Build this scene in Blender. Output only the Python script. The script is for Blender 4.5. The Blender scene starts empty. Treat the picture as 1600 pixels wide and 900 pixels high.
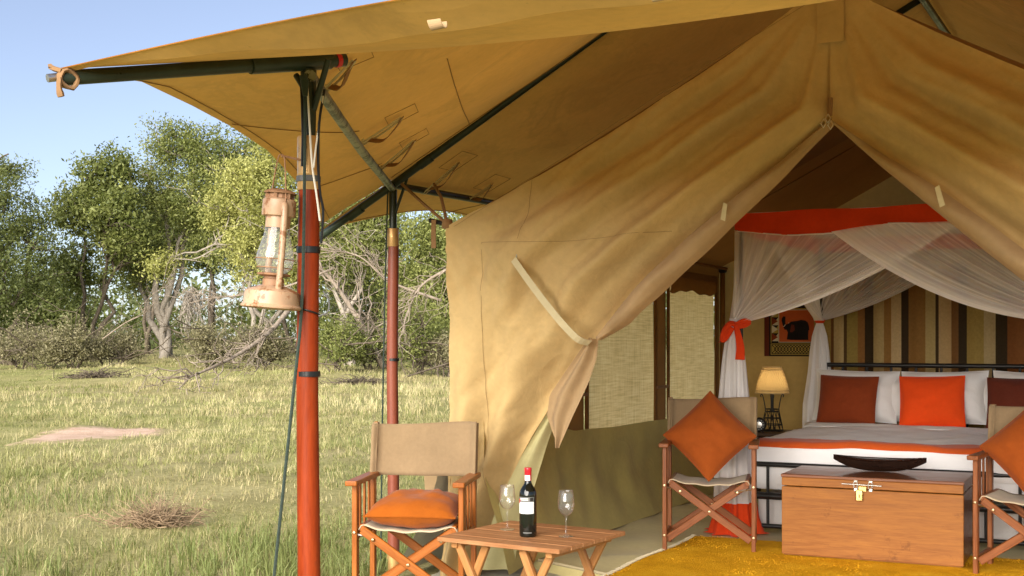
import bpy, bmesh, math, random
import numpy as np
from mathutils import Vector, Matrix, Euler

random.seed(7)
rng = np.random.default_rng(11)
S = bpy.context.scene
COL = S.collection
rad = math.radians

# ------------------------------------------------------------------ camera
EYE = 1.216            # camera height over the tent floor (z = 0)
FPX = 1950.0           # focal length in pixels of the 1600 px photo
cam = bpy.data.cameras.new("camera")
cam.lens = 36 * FPX / 1600
cam.shift_y = 0.05
cam.clip_start = 0.05
cam.clip_end = 3000
camo = bpy.data.objects.new("camera", cam)
camo.location = (0, 0, EYE)
camo.rotation_euler = (rad(90), 0, 0)
COL.objects.link(camo)
S.camera = camo

# ------------------------------------------------------------------ light
SUN_EL, SUN_AZ = rad(25), rad(203)       # azimuth clockwise from +Y
W = bpy.data.worlds.new("World")
S.world = W
W.use_nodes = True
nt = W.node_tree
sky = nt.nodes.new("ShaderNodeTexSky")
sky.sky_type = 'NISHITA'
sky.sun_disc = False
sky.sun_elevation = SUN_EL
sky.sun_rotation = SUN_AZ
sky.altitude = 1500
sky.air_density = 1.0
sky.dust_density = 2.0
sky.ozone_density = 3.0
hs = nt.nodes.new("ShaderNodeHueSaturation"); hs.inputs["Saturation"].default_value = 0.72
mt = nt.nodes.new("ShaderNodeMix"); mt.data_type = 'RGBA'; mt.blend_type = 'MULTIPLY'; mt.inputs[0].default_value = 1.0
mt.inputs[7].default_value = (0.93, 0.91, 0.95, 1)          # tint multiplied onto the sky colour takes the cyan out of the blue
nt.links.new(sky.outputs[0], hs.inputs["Color"]); nt.links.new(hs.outputs[0], mt.inputs[6]); nt.links.new(mt.outputs[2], nt.nodes["Background"].inputs[0])
nt.nodes["Background"].inputs[1].default_value = 0.057
sun = bpy.data.lights.new("sun", 'SUN')
sun.energy = 3.15
sun.angle = rad(56)
sun.color = (1.0, 0.93, 0.82)
suno = bpy.data.objects.new("sun", sun)
sd = Vector((math.sin(SUN_AZ) * math.cos(SUN_EL), math.cos(SUN_AZ) * math.cos(SUN_EL), math.sin(SUN_EL)))
suno.rotation_euler = (-sd).to_track_quat('-Z', 'Y').to_euler()
suno.location = (-20, -20, 40)
COL.objects.link(suno)
S.view_settings.view_transform = 'Standard'
S.view_settings.look = 'None'
S.view_settings.gamma = 1.0
S.view_settings.exposure = 1.75
S.cycles.max_bounces = 12
S.cycles.diffuse_bounces = 8
S.cycles.transmission_bounces = 10
S.cycles.transparent_max_bounces = 24
S.cycles.caustics_reflective = False
S.cycles.caustics_refractive = False
S.cycles.sample_clamp_indirect = 6
S.cycles.use_denoising = True

# ------------------------------------------------------------------ helpers
def P(px, py, d):
    return Vector(((px - 800) / FPX * d, d, EYE + (530 - py) / FPX * d))

def srgb(r, g, b):
    f = lambda c: c / 12.92 if c <= 0.04045 else ((c + 0.055) / 1.055) ** 2.4
    return (f(r / 255), f(g / 255), f(b / 255))

YAW = rad(-27)
TC, TS = math.cos(YAW), -math.sin(YAW)     # .891 .454
TO = Vector((-0.333, 6.52, 0))
def T(u, v, z=0.0):
    """tent coordinates (across, into the tent, up) to world"""
    return Vector((TO.x + TC * u + TS * v, TO.y - TS * u + TC * v, z))

def hsh(ix, iy, iz):
    n = (ix * 374761393 + iy * 668265263 + iz * 2147483647 + 1013904223) & 0xFFFFFFFF
    n = ((n ^ (n >> 13)) * 1274126177) & 0xFFFFFFFF
    return ((n ^ (n >> 16)) & 0xFFFF) / 65535.0 * 2 - 1

def vnoise(x, y, z=0.0):
    x = np.asarray(x, float); y = np.asarray(y, float); z = np.asarray(z, float) + 0 * x
    ix, iy, iz = np.floor(x).astype(np.int64), np.floor(y).astype(np.int64), np.floor(z).astype(np.int64)
    fx, fy, fz = x - ix, y - iy, z - iz
    fx = fx * fx * (3 - 2 * fx); fy = fy * fy * (3 - 2 * fy); fz = fz * fz * (3 - 2 * fz)
    r = 0
    for a in (0, 1):
        for b in (0, 1):
            for c in (0, 1):
                w = (fx if a else 1 - fx) * (fy if b else 1 - fy) * (fz if c else 1 - fz)
                r = r + w * hsh(ix + a, iy + b, iz + c)
    return r

def fbm(x, y, z=0.0, o=3):
    r, a = 0, 1.0
    for i in range(o):
        r = r + a * vnoise(np.asarray(x) * 2 ** i + 17 * i, np.asarray(y) * 2 ** i - 5 * i, z)
        a *= 0.5
    return r

def cr(pts, n):
    """n points along a Catmull-Rom curve through pts, even in parameter"""
    pts = [Vector(p) for p in pts]
    if len(pts) == 2:
        return [pts[0].lerp(pts[1], i / (n - 1)) for i in range(n)]
    out = []
    m = len(pts) - 1
    for i in range(n):
        f = i / (n - 1) * m
        k = min(int(f), m - 1)
        t = f - k
        p1, p2 = pts[k], pts[k + 1]
        p0 = pts[k - 1] if k > 0 else p1 * 2 - p2
        p3 = pts[k + 2] if k + 2 <= m else p2 * 2 - p1
        out.append(0.5 * ((2 * p1) + (p2 - p0) * t + (2 * p0 - 5 * p1 + 4 * p2 - p3) * t * t + (3 * p1 - p0 - 3 * p2 + p3) * t ** 3))
    return out

def interp(tab, t):
    """piecewise linear lookup of tab = [(t, a, b, ..)]"""
    if t <= tab[0][0]: return tab[0][1:]
    for i in range(len(tab) - 1):
        if t <= tab[i + 1][0]:
            f = (t - tab[i][0]) / (tab[i + 1][0] - tab[i][0])
            return tuple(a + (b - a) * f for a, b in zip(tab[i][1:], tab[i + 1][1:]))
    return tab[-1][1:]

class MB:
    def __init__(s):
        s.v = []; s.f = []; s.uv = None
    def add(s, vs, fs):
        o = len(s.v)
        s.v += [tuple(p) for p in vs]
        s.f += [tuple(i + o for i in f) for f in fs]
    def box(s, c, d, rot=None):
        cx, cy, cz = c; a, b, e = d[0] / 2, d[1] / 2, d[2] / 2
        vs = [Vector((x, y, z)) for x in (-a, a) for y in (-b, b) for z in (-e, e)]
        if rot is not None: vs = [rot @ p for p in vs]
        s.add([p + Vector(c) for p in vs], [(0, 1, 3, 2), (4, 6, 7, 5), (0, 4, 5, 1), (2, 3, 7, 6), (0, 2, 6, 4), (1, 5, 7, 3)])
    def tube(s, pts, r, n=8, cap=True):
        pts = [Vector(p) for p in pts]
        m = len(pts)
        rs = r if isinstance(r, (list, tuple)) else [r] * m
        t0 = (pts[1] - pts[0]).normalized()
        up = Vector((0, 0, 1)) if abs(t0.z) < 0.9 else Vector((1, 0, 0))
        a = t0.cross(up).normalized()
        vs = []
        for i in range(m):
            t = (pts[min(i + 1, m - 1)] - pts[max(i - 1, 0)])
            if t.length < 1e-9: t = t0
            t.normalize()
            a = (a - t * a.dot(t))
            if a.length < 1e-6: a = t.orthogonal()
            a.normalize()
            b = t.cross(a)
            for k in range(n):
                q = 2 * math.pi * k / n
                vs.append(pts[i] + (a * math.cos(q) + b * math.sin(q)) * rs[i])
        fs = [(i * n + k, i * n + (k + 1) % n, (i + 1) * n + (k + 1) % n, (i + 1) * n + k) for i in range(m - 1) for k in range(n)]
        if cap:
            fs.append(tuple(range(n - 1, -1, -1)))
            fs.append(tuple((m - 1) * n + k for k in range(n)))
        s.add(vs, fs)
    def lathe(s, prof, n=24, c=(0, 0, 0), fold=None, caps=(False, False)):
        vs = []
        for j, (r, z) in enumerate(prof):
            for k in range(n):
                q = 2 * math.pi * k / n
                rr = r * (fold(q, j / (len(prof) - 1)) if fold else 1)
                vs.append((c[0] + rr * math.cos(q), c[1] + rr * math.sin(q), c[2] + z))
        fs = [(j * n + k, j * n + (k + 1) % n, (j + 1) * n + (k + 1) % n, (j + 1) * n + k) for j in range(len(prof) - 1) for k in range(n)]
        if caps[0]: fs.append(tuple(range(n - 1, -1, -1)))
        if caps[1]: fs.append(tuple((len(prof) - 1) * n + k for k in range(n)))
        s.add(vs, fs)
    def grid(s, fn, nu, nv):
        o = len(s.v)
        s.v += [tuple(fn(i / (nu - 1), j / (nv - 1))) for j in range(nv) for i in range(nu)]
        s.f += [(o + j * nu + i, o + j * nu + i + 1, o + (j + 1) * nu + i + 1, o + (j + 1) * nu + i) for j in range(nv - 1) for i in range(nu - 1)]
        s.uv = (nu, nv)
    def build(s, name, m, parent=None, smooth=False, bevel=0, seg=1, loc=None, rot=None, solid=0, label=None, kind=None, auto=None):
        me = bpy.data.meshes.new(name)
        me.from_pydata(s.v, [], s.f)
        if bevel or solid:
            bm = bmesh.new(); bm.from_mesh(me)
            if solid:
                bmesh.ops.recalc_face_normals(bm, faces=bm.faces)
                bmesh.ops.solidify(bm, geom=bm.faces[:], thickness=solid)
            if bevel:
                bmesh.ops.bevel(bm, geom=bm.edges[:], offset=bevel, segments=seg, profile=0.5, affect='EDGES', clamp_overlap=True)
            bm.to_mesh(me); bm.free()
        if s.uv and not (bevel or solid):
            nu, nv = s.uv
            uvl = me.uv_layers.new(name="uv")
            arr = np.zeros(len(me.loops) * 2, np.float32)
            vi = np.zeros(len(me.loops), np.int32)
            me.loops.foreach_get("vertex_index", vi)
            arr[0::2] = (vi % nu) / (nu - 1); arr[1::2] = (vi // nu) / (nv - 1)
            uvl.data.foreach_set("uv", arr)
        if smooth:
            me.polygons.foreach_set("use_smooth", [True] * len(me.polygons))
        if m: me.materials.append(m)
        o = bpy.data.objects.new(name, me)
        COL.objects.link(o)
        if parent: o.parent = parent
        if loc: o.location = loc
        if rot: o.rotation_euler = rot
        if label: o["label"] = label
        if kind: o["kind"] = kind
        if auto:
            me.polygons.foreach_set("use_smooth", [True] * len(me.polygons))
            me.set_sharp_from_angle(angle=rad(auto))
        return o

def thing(name, label, cat, loc=(0, 0, 0), rz=0.0, group=None):
    o = bpy.data.objects.new(name, None)
    o.empty_display_size = 0.1
    COL.objects.link(o)
    o.location = loc; o.rotation_euler = (0, 0, rz)
    return tag(o, label, cat, group)
def tag(o, label, cat=None, group=None):
    o["label"] = label
    if cat: o["category"] = cat
    if group: o["group"] = group
    return o
def struct(o, label):
    o["kind"] = "structure"; o["label"] = label
    return o
def kids(o):
    return [c for c in ALLKIDS.get(o.name, [])]
def dup(root, loc, rz, label, group=None):
    r = root.copy(); COL.objects.link(r)
    r.location = loc; r.rotation_euler = (0, 0, rz); r["label"] = label
    if group: r["group"] = group
    for ch in list(root.children):
        c = ch.copy(); COL.objects.link(c); c.parent = r
        for g in list(ch.children):
            d = g.copy(); COL.objects.link(d); d.parent = c
    return r
def bar(name, p0, p1, w, d, m, parent, side=(1, 0, 0), bevel=0.003):
    """rectangular bar from p0 to p1, grain along local z; w is measured along 'side'"""
    p0, p1 = Vector(p0), Vector(p1)
    z = (p1 - p0); L = z.length; z.normalize()
    x = Vector(side); x = (x - z * x.dot(z)).normalized(); y = z.cross(x)
    b = MB(); b.box((0, 0, 0), (w, d, L))
    o = b.build(name, m, parent, bevel=bevel)
    o.matrix_local = Matrix.Translation((p0 + p1) / 2) @ Matrix((x, y, z)).transposed().to_4x4()
    return o
def rod(name, pts, r, m, parent=None, n=8, smooth=True):
    b = MB(); b.tube(pts, r, n)
    return b.build(name, m, parent, auto=50)

# ------------------------------------------------------------------ materials
class NT:
    def __init__(s, name):
        s.m = bpy.data.materials.new(name); s.m.use_nodes = True
        s.t = s.m.node_tree; s.t.nodes.clear()
        s.out = s.n("ShaderNodeOutputMaterial")
    def n(s, typ, **k):
        o = s.t.nodes.new(typ)
        for a, b in k.items(): setattr(o, a, b)
        return o
    def set(s, sock, v):
        if isinstance(v, bpy.types.NodeSocket): s.t.links.new(v, sock)
        else: sock.default_value = (*v, 1) if isinstance(v, tuple) and len(v) == 3 and sock.type == 'RGBA' else v
    def coord(s, kind="Object", scale=(1, 1, 1), rnd=False):
        c = s.n("ShaderNodeTexCoord").outputs[kind]
        mp = s.n("ShaderNodeMapping"); s.set(mp.inputs["Vector"], c); mp.inputs["Scale"].default_value = scale
        if rnd:
            oi = s.n("ShaderNodeObjectInfo")
            mul = s.n("ShaderNodeMath", operation='MULTIPLY'); s.set(mul.inputs[0], oi.outputs["Random"]); mul.inputs[1].default_value = 37.0
            s.set(mp.inputs["Location"], mul.outputs[0])
        return mp.outputs[0]
    def noise(s, vec, scale=5, detail=4, rough=0.55, dist=0.0):
        o = s.n("ShaderNodeTexNoise"); s.set(o.inputs["Vector"], vec)
        o.inputs["Scale"].default_value = scale; o.inputs["Detail"].default_value = detail
        o.inputs["Roughness"].default_value = rough; o.inputs["Distortion"].default_value = dist
        return o.outputs["Fac"]
    def ramp(s, fac, stops, interp='LINEAR'):
        o = s.n("ShaderNodeValToRGB"); s.set(o.inputs[0], fac)
        cr_ = o.color_ramp; cr_.interpolation = interp
        while len(cr_.elements) < len(stops): cr_.elements.new(0.5)
        for e, (p, c) in zip(cr_.elements, stops):
            e.position = p; e.color = (*c, 1) if len(c) == 3 else c
        return o.outputs[0]
    def mix(s, fac, a, b, mode='MIX'):
        o = s.n("ShaderNodeMix", data_type='RGBA', blend_type=mode)
        s.set(o.inputs[0], fac); s.set(o.inputs[6], a); s.set(o.inputs[7], b)
        return o.outputs[2]
    def math(s, op, a, b=0.0):
        o = s.n("ShaderNodeMath", operation=op); s.set(o.inputs[0], a); s.set(o.inputs[1], b)
        return o.outputs[0]
    def bump(s, h, strength=0.3, dist=0.01, normal=None):
        o = s.n("ShaderNodeBump"); s.set(o.inputs["Height"], h)
        o.inputs["Strength"].default_value = strength; o.inputs["Distance"].default_value = dist
        if normal is not None: s.set(o.inputs["Normal"], normal)
        return o.outputs[0]
    def principled(s, col, rough=0.6, metal=0.0, spec=0.4, normal=None, **k):
        o = s.n("ShaderNodeBsdfPrincipled")
        s.set(o.inputs["Base Color"], col); s.set(o.inputs["Roughness"], rough)
        o.inputs["Metallic"].default_value = metal; o.inputs["Specular IOR Level"].default_value = spec
        if normal is not None: s.set(o.inputs["Normal"], normal)
        for a, b in k.items(): s.set(o.inputs[a.replace("_", " ")], b)
        return o.outputs[0]
    def mixsh(s, fac, a, b):
        o = s.n("ShaderNodeMixShader"); s.set(o.inputs[0], fac); s.t.links.new(a, o.inputs[1]); s.t.links.new(b, o.inputs[2])
        return o.outputs[0]
    def transl(s, col, normal=None):
        o = s.n("ShaderNodeBsdfTranslucent"); s.set(o.inputs[0], col)
        if normal is not None: s.set(o.inputs["Normal"], normal)
        return o.outputs[0]
    def done(s, sh):
        s.t.links.new(sh, s.out.inputs[0]); return s.m

def sc(c, k): return tuple(min(1, x * k) for x in c)

def cloth(name, col, transl=0.0, var=0.18, vs=2.0, wr=0.25, wscale=9, rough=0.85, tcol=None, weave=900, stain=0.0, crease=0.0):
    N = NT(name)
    v = N.coord()
    a = N.noise(v, vs, 5, 0.6)
    b = N.noise(v, vs * 14, 3, 0.6)
    c = N.mix(0.3, a, b)
    base = N.ramp(c, [(0.3, sc(col, 1 - var)), (0.55, col), (0.75, sc(col, 1 + var))])
    if stain:
        w = N.noise(v, 1.7, 6, 0.68, 0.8); q = N.noise(v, 55, 3, 0.6)
        base = N.mix(N.ramp(w, [(0.52, (0, 0, 0)), (0.60, (stain,) * 3), (0.64, (stain * .35,) * 3), (0.8, (stain * .6,) * 3)]), base, sc(col, .62))
        base = N.mix(N.ramp(q, [(0.66, (0, 0, 0)), (0.74, (stain * .8,) * 3)]), base, sc(col, .5))
    h1 = N.noise(v, wscale, 4, 0.55, 0.6)
    h2 = N.noise(v, weave, 1, 0.5)
    nrm = N.bump(h1, wr, 0.02)
    if crease:
        n1 = N.noise(v, 2.2, 1, 0.4, 0.25)
        rid = N.math('POWER', N.math('SUBTRACT', 1.0, N.math('ABSOLUTE', N.math('MULTIPLY', N.math('SUBTRACT', n1, 0.5), 5.0))), 4.0)
        nrm = N.bump(N.math('MAXIMUM', rid, 0.0), crease, 0.012, nrm)
    nrm = N.bump(h2, 0.12, 0.001, nrm)
    sh = N.principled(base, rough, 0, 0.15, nrm, Sheen_Weight=0.1)
    if transl > 0:
        tc = base if tcol is None else N.mix(0.8, base, tcol)
        sh = N.mixsh(transl, sh, N.transl(tc, nrm))
    return N.done(sh)

def paint(name, col, rough=0.45, var=0.2, vs=12, metal=0.0, bump=0.15, wear=None, wearamt=0.62, spec=0.4):
    N = NT(name)
    v = N.coord(rnd=True)
    a = N.noise(v, vs, 5, 0.6)
    base = N.ramp(a, [(0.3, sc(col, 1 - var)), (0.7, sc(col, 1 + var))])
    if wear is not None:
        w = N.noise(v, vs * 2.3, 6, 0.7)
        wf = N.ramp(w, [(wearamt, (0, 0, 0)), (wearamt + 0.05, (1, 1, 1))])
        base = N.mix(wf, base, wear)
    r = N.ramp(a, [(0.3, (rough - .08,) * 3), (0.7, (min(1, rough + .12),) * 3)])
    return N.done(N.principled(base, r, metal, spec, N.bump(a, bump, 0.003)))

def wood(name, c1, c2, rough=0.45, grain=(14, 14, 1.2), scale=3.0, spec=0.4, coat=0.0, dark=None, chip=None):
    N = NT(name)
    v = N.coord(scale=grain, rnd=True)
    a = N.noise(v, scale, 6, 0.62, 0.8)
    f = N.noise(v, scale * 6, 3, 0.6)
    m = N.mix(0.35, a, f)
    base = N.ramp(m, [(0.32, c1), (0.5, tuple((x + y) / 2 for x, y in zip(c1, c2))), (0.68, c2)])
    if dark is not None:
        w = N.noise(N.coord(rnd=True), 9, 5, 0.7)
        base = N.mix(N.ramp(w, [(0.6, (0, 0, 0)), (0.72, (.8, .8, .8))]), base, dark)
    if chip is not None:
        w = N.noise(N.coord(rnd=True), 26, 5, 0.75)
        base = N.mix(N.ramp(w, [(0.70, (0, 0, 0)), (0.73, (.75, .75, .75))]), base, chip)
    return N.done(N.principled(base, N.ramp(a, [(0.3, (rough - .1,) * 3), (0.7, (rough + .1,) * 3)]), 0, spec, N.bump(m, 0.18, 0.002), Coat_Weight=coat))

def plain(name, col, rough=0.5, metal=0.0, spec=0.4):
    return paint(name, col, rough, 0.06, 20, metal, 0.03, spec=spec)

M = {}
CAN = srgb(196, 152, 88)
M['canvas_front'] = cloth("tent_canvas", (0.61, 0.43, 0.195), 0.15, wr=0.4, wscale=8, stain=0.22, crease=0.13)
M['canvas_fly'] = cloth("fly_canvas", (0.70, 0.43, 0.125), 0.07, wr=0.2, wscale=3, tcol=(0.55, 0.25, 0.03), stain=0.4, crease=0.08)
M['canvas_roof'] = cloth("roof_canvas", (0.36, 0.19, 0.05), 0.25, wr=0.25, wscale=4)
M['canvas_inner'] = cloth("wall_canvas", (0.52, 0.335, 0.105), 0.2, wr=0.25, wscale=4)
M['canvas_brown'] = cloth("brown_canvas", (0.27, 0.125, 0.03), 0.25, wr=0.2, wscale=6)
M['flap_lining'] = cloth("flap_lining", (0.46, 0.315, 0.17), 0.2, wr=0.3, wscale=6)
M['olive'] = cloth("olive_canvas", (0.54, 0.46, 0.16), 0.12, wr=0.25, wscale=4, crease=0.10)
M['pale_fold'] = cloth("pale_olive_canvas", (0.56, 0.51, 0.26), 0.2, wr=0.25, wscale=4)
M['floor'] = cloth("groundsheet_canvas", (0.62, 0.54, 0.25), 0.0, wr=0.3, wscale=3, rough=0.75)
M['pale_sheet'] = cloth("pale_canvas", (0.50, 0.47, 0.34), 0.1, wr=0.5, wscale=5)
M['strap'] = cloth("webbing", (0.62, 0.53, 0.33), 0.1, wr=0.1, wscale=30)
M['strap_brown'] = cloth("brown_webbing", (0.30, 0.17, 0.08), 0.1, wr=0.1, wscale=30)
M['seam'] = plain("seam_thread", (0.27, 0.165, 0.06), 0.9)
M['chair_canvas'] = cloth("chair_canvas", (0.31, 0.215, 0.12), 0.15, wr=0.2, wscale=8, vs=4)
M['chair_seat'] = cloth("seat_canvas", (0.58, 0.48, 0.33), 0.1, wr=0.2, wscale=8, vs=4)
M['rust'] = cloth("rust_cotton", (0.33, 0.082, 0.005), 0.05, wr=0.35, wscale=7, vs=3)
M['rust_dark'] = cloth("brick_cotton", (0.30, 0.065, 0.008), 0.05, wr=0.35, wscale=7, vs=3)
M['scarlet'] = cloth("scarlet_cotton", (0.82, 0.075, 0.008), 0.05, wr=0.3, wscale=7, vs=3, var=0.1)
M['canopy_red'] = cloth("canopy_cotton", (0.86, 0.075, 0.014), 0.3, wr=0.3, wscale=6, vs=3, var=0.12)
M['brown_cushion'] = cloth("brown_cotton", (0.23, 0.040, 0.009), 0.05, wr=0.35, wscale=7, vs=3)
M['maroon'] = cloth("maroon_cotton", (0.13, 0.026, 0.012), 0.05, wr=0.35, wscale=7, vs=3)
M['linen'] = cloth("white_linen", (0.86, 0.85, 0.84), 0.08, wr=0.4, wscale=6, vs=3, var=0.03, crease=0.2)
M['sheet'] = cloth("white_sheet", (0.86, 0.85, 0.86), 0.0, wr=0.3, wscale=5, vs=3, var=0.03, crease=0.2)
M['runner'] = cloth("runner_cotton", (0.62, 0.10, 0.015), 0.0, wr=0.2, wscale=6, vs=3)
M['green_paint'] = paint("dark_green_paint", (0.022, 0.034, 0.024), 0.35, 0.35, 10, wear=(0.10, 0.07, 0.045), wearamt=0.66)
M['black_metal'] = paint("black_metal", (0.012, 0.011, 0.011), 0.4, 0.2, 14)
M['galv'] = paint("worn_steel", (0.20, 0.22, 0.17), 0.38, 0.4, 8, metal=0.6, wear=(0.03, 0.045, 0.03), wearamt=0.5)
M['brass'] = paint("worn_brass", (0.62, 0.38, 0.15), 0.34, 0.2, 8, metal=0.45, wear=(0.34, 0.19, 0.08), wearamt=0.64)
M['gold'] = paint("polished_brass", (0.75, 0.55, 0.22), 0.25, 0.15, 20, metal=1.0)
M['bolt'] = paint("bolt_brass", (0.55, 0.42, 0.25), 0.35, 0.2, 30, metal=1.0)
M['steel'] = paint("steel", (0.55, 0.53, 0.5), 0.3, 0.2, 20, metal=1.0)
M['tape'] = plain("black_tape", (0.012, 0.012, 0.013), 0.35)
M['cable_grey'] = plain("grey_cable", (0.10, 0.10, 0.10), 0.5)
M['cable_white'] = plain("white_cable", (0.6, 0.57, 0.5), 0.5)
M['rope'] = cloth("green_rope", (0.035, 0.05, 0.04), 0, wr=0.4, wscale=60)
M['cord_pale'] = cloth("pale_cord", (0.45, 0.36, 0.22), 0, wr=0.2, wscale=60)
M['pole_red'] = wood("varnished_pole", (0.17, 0.020, 0.004), (0.30, 0.044, 0.008), 0.45, (9, 9, 1.0), 2.5, 0.15, 0.0, dark=(0.20, 0.035, 0.012), chip=(0.50, 0.28, 0.17))
M['pole_dark'] = wood("weathered_pole", (0.17, 0.04, 0.022), (0.27, 0.07, 0.035), 0.5, (9, 9, 1.0), 2.5, dark=(0.12, 0.035, 0.02), chip=(0.36, 0.2, 0.13))
M['lantern'] = paint("salmon_paint", (0.42, 0.272, 0.170), 0.36, 0.25, 9, wear=(0.23, 0.105, 0.045), wearamt=0.55, bump=0.35)
M['lantern_rust'] = paint("rusty_paint", (0.30, 0.16, 0.085), 0.6, 0.3, 20, wear=(0.16, 0.08, 0.04), wearamt=0.58)
M['chair_wood'] = wood("orange_varnished_wood", (0.20, 0.052, 0.007), (0.42, 0.130, 0.018), 0.35, (16, 16, 1.1), 3, 0.25, 0.05, dark=(0.17, 0.045, 0.012))
M['chair_wood2'] = wood("reddish_varnished_wood", (0.13, 0.037, 0.011), (0.30, 0.105, 0.034), 0.38, (16, 16, 1.1), 3, 0.22, 0.04, dark=(0.11, 0.03, 0.012))
M['arm_wood'] = wood("arm_wood", (0.12, 0.038, 0.014), (0.25, 0.09, 0.036), 0.45, (16, 16, 1.1), 3, 0.25, 0.05)
M['table_wood'] = wood("table_wood", (0.26, 0.10, 0.035), (0.46, 0.235, 0.105), 0.55, (16, 16, 1.3), 3, 0.25, dark=(0.17, 0.07, 0.028))
M['table_leg'] = wood("table_leg_wood", (0.30, 0.125, 0.035), (0.47, 0.22, 0.075), 0.45, (16, 16, 1.3), 3, 0.35)
M['chest_wood'] = wood("chest_wood", (0.21, 0.072, 0.014), (0.37, 0.150, 0.034), 0.5, (1.0, 9, 14), 2.4, 0.2, 0.05, dark=(0.13, 0.042, 0.010))
M['chest_dim'] = wood("chest_wood_dimmed", (0.13, 0.042, 0.017), (0.23, 0.085, 0.036), 0.35, (1.0, 9, 11), 2.2, 0.4, 0.2)  # chest wood darkened on lid and ends; dark reflection put into the colour
M['ebony'] = wood("ebony", (0.010, 0.006, 0.005), (0.03, 0.014, 0.009), 0.3, (2, 14, 14), 2, 0.45)
M['dark_wood'] = wood("dark_wood", (0.035, 0.018, 0.01), (0.08, 0.04, 0.02), 0.45)
M['cane'] = wood("cane", (0.52, 0.36, 0.15), (0.72, 0.54, 0.27), 0.55)

def glass_mat(name, tint=(1, 1, 1), ior=1.45, rough=0.0):
    N = NT(name)
    g = N.n("ShaderNodeBsdfGlass"); g.inputs["Color"].default_value = (*tint, 1); g.inputs["IOR"].default_value = ior
    g.inputs["Roughness"].default_value = rough
    return N.done(g.outputs[0])
M['glass'] = glass_mat("clear_glass")
def thin_glass(name, tint, haze):
    N = NT(name)
    lw = N.n('ShaderNodeLayerWeight'); lw.inputs[0].default_value = .5
    fr = N.n('ShaderNodeMath', operation='MULTIPLY_ADD'); N.set(fr.inputs[0], N.math('POWER', lw.outputs['Facing'], 3.5)); fr.inputs[1].default_value = .75; fr.inputs[2].default_value = .05
    tr = N.n("ShaderNodeBsdfTransparent"); tr.inputs[0].default_value = (*tint, 1)
    gl = N.n("ShaderNodeBsdfGlossy"); gl.inputs["Roughness"].default_value = 0.03
    a = N.mixsh(fr.outputs[0], tr.outputs[0], gl.outputs[0])
    v = N.coord()
    d = N.ramp(N.noise(v, 5, 2, 0.5), [(0.35, (haze * .4,) * 3), (0.7, (haze * 1.6,) * 3)])
    return N.done(N.mixsh(d, a, N.principled((0.9, 0.9, 0.88), 0.5)))
M['globe'] = thin_glass("lantern_glass", (0.96, 0.98, 0.98), 0.12)
M['glass'] = thin_glass('clear_glass', (0.985, 0.985, 0.985), 0.025)
_N = NT("bottle_glass"); M['bottle_glass'] = _N.done(_N.principled((0.006, 0.008, 0.006), 0.06, 0, 0.6))
M['label'] = plain("paper_label", (0.82, 0.81, 0.80), 0.6)
M['label_grey'] = plain("grey_label_band", (0.16, 0.16, 0.15), 0.5)
M['red_foil'] = paint("red_foil", (0.55, 0.02, 0.03), 0.3, 0.15, 40)
M['ink'] = plain("ink", (0.02, 0.018, 0.016), 0.6)
M['cream'] = cloth("cream_print", (0.62, 0.54, 0.36), 0)
M['ochre_print'] = cloth("ochre_print", (0.40, 0.28, 0.06), 0)
M['brickred_print'] = cloth("red_print", (0.50, 0.10, 0.025), 0)
M['black_print'] = cloth("black_print", (0.014, 0.010, 0.009), 0)

# blinds: open weave that lets the daylight through
def blind():
    N = NT("woven_blind")
    v1 = N.coord(scale=(1, 2, 45)); v2 = N.coord(scale=(1, 38, 2))
    a = N.noise(v1, 2.0, 4, 0.6); b = N.noise(v2, 2.0, 4, 0.6)
    c = N.mix(0.45, a, b)
    col = N.ramp(c, [(0.36, (0.52, 0.33, 0.11)), (0.5, (0.80, 0.56, 0.24)), (0.62, (0.95, 0.74, 0.38))])
    sh = N.principled(col, 0.8, 0, 0.1, N.bump(c, 0.3, 0.003))
    tr = N.n('ShaderNodeBsdfTransparent'); tr.inputs[0].default_value = (1, .9, .68, 1)
    gap = N.ramp(c, [(0.35, (.14,) * 3), (0.65, (.05,) * 3)])
    return N.done(N.mixsh(0.88, sh, N.transl(N.mix(0.25, col, (1.0, .80, .42)))))
M['blind'] = blind()

def net(name, dens, col=(0.86, 0.80, 0.76)):
    N = NT(name)
    uv = N.n("ShaderNodeTexCoord").outputs["UV"]
    mp = N.n("ShaderNodeMapping"); N.set(mp.inputs[0], uv); mp.inputs["Scale"].default_value = (26, 0.7, 1)
    a = N.noise(mp.outputs[0], 1.6, 4, 0.65)
    f = N.ramp(a, [(0.32, (dens * .7,) * 3), (0.55, (dens,) * 3), (0.68, (min(1, dens * 1.5),) * 3)])
    # the gathered end (v = 1) packs more layers of mesh
    sep = N.n("ShaderNodeSeparateXYZ"); N.set(sep.inputs[0], uv)
    g = N.math('POWER', sep.outputs[1], 3.0)
    f = N.math('ADD', f, N.math('MULTIPLY', g, 0.45))
    e = N.math('MULTIPLY', N.math('POWER', sep.outputs[0], 12.0), 0.55)    # folded hem along the swept edge
    f = N.math('MINIMUM', N.math('ADD', f, e), 0.97)
    tr = N.n("ShaderNodeBsdfTransparent")
    d = N.n("ShaderNodeBsdfDiffuse"); d.inputs[0].default_value = (*col, 1)
    sh = N.mixsh(0.45, d.outputs[0], N.transl(col))
    return N.done(N.mixsh(f, tr.outputs[0], sh))
M['net'] = net("mosquito_net", 0.44, (1.0, 0.97, 0.95))
M['net_dense'] = cloth("gathered_net", (0.86, 0.83, 0.82), 0.3, wr=0.2, wscale=12, var=0.04)

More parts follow.
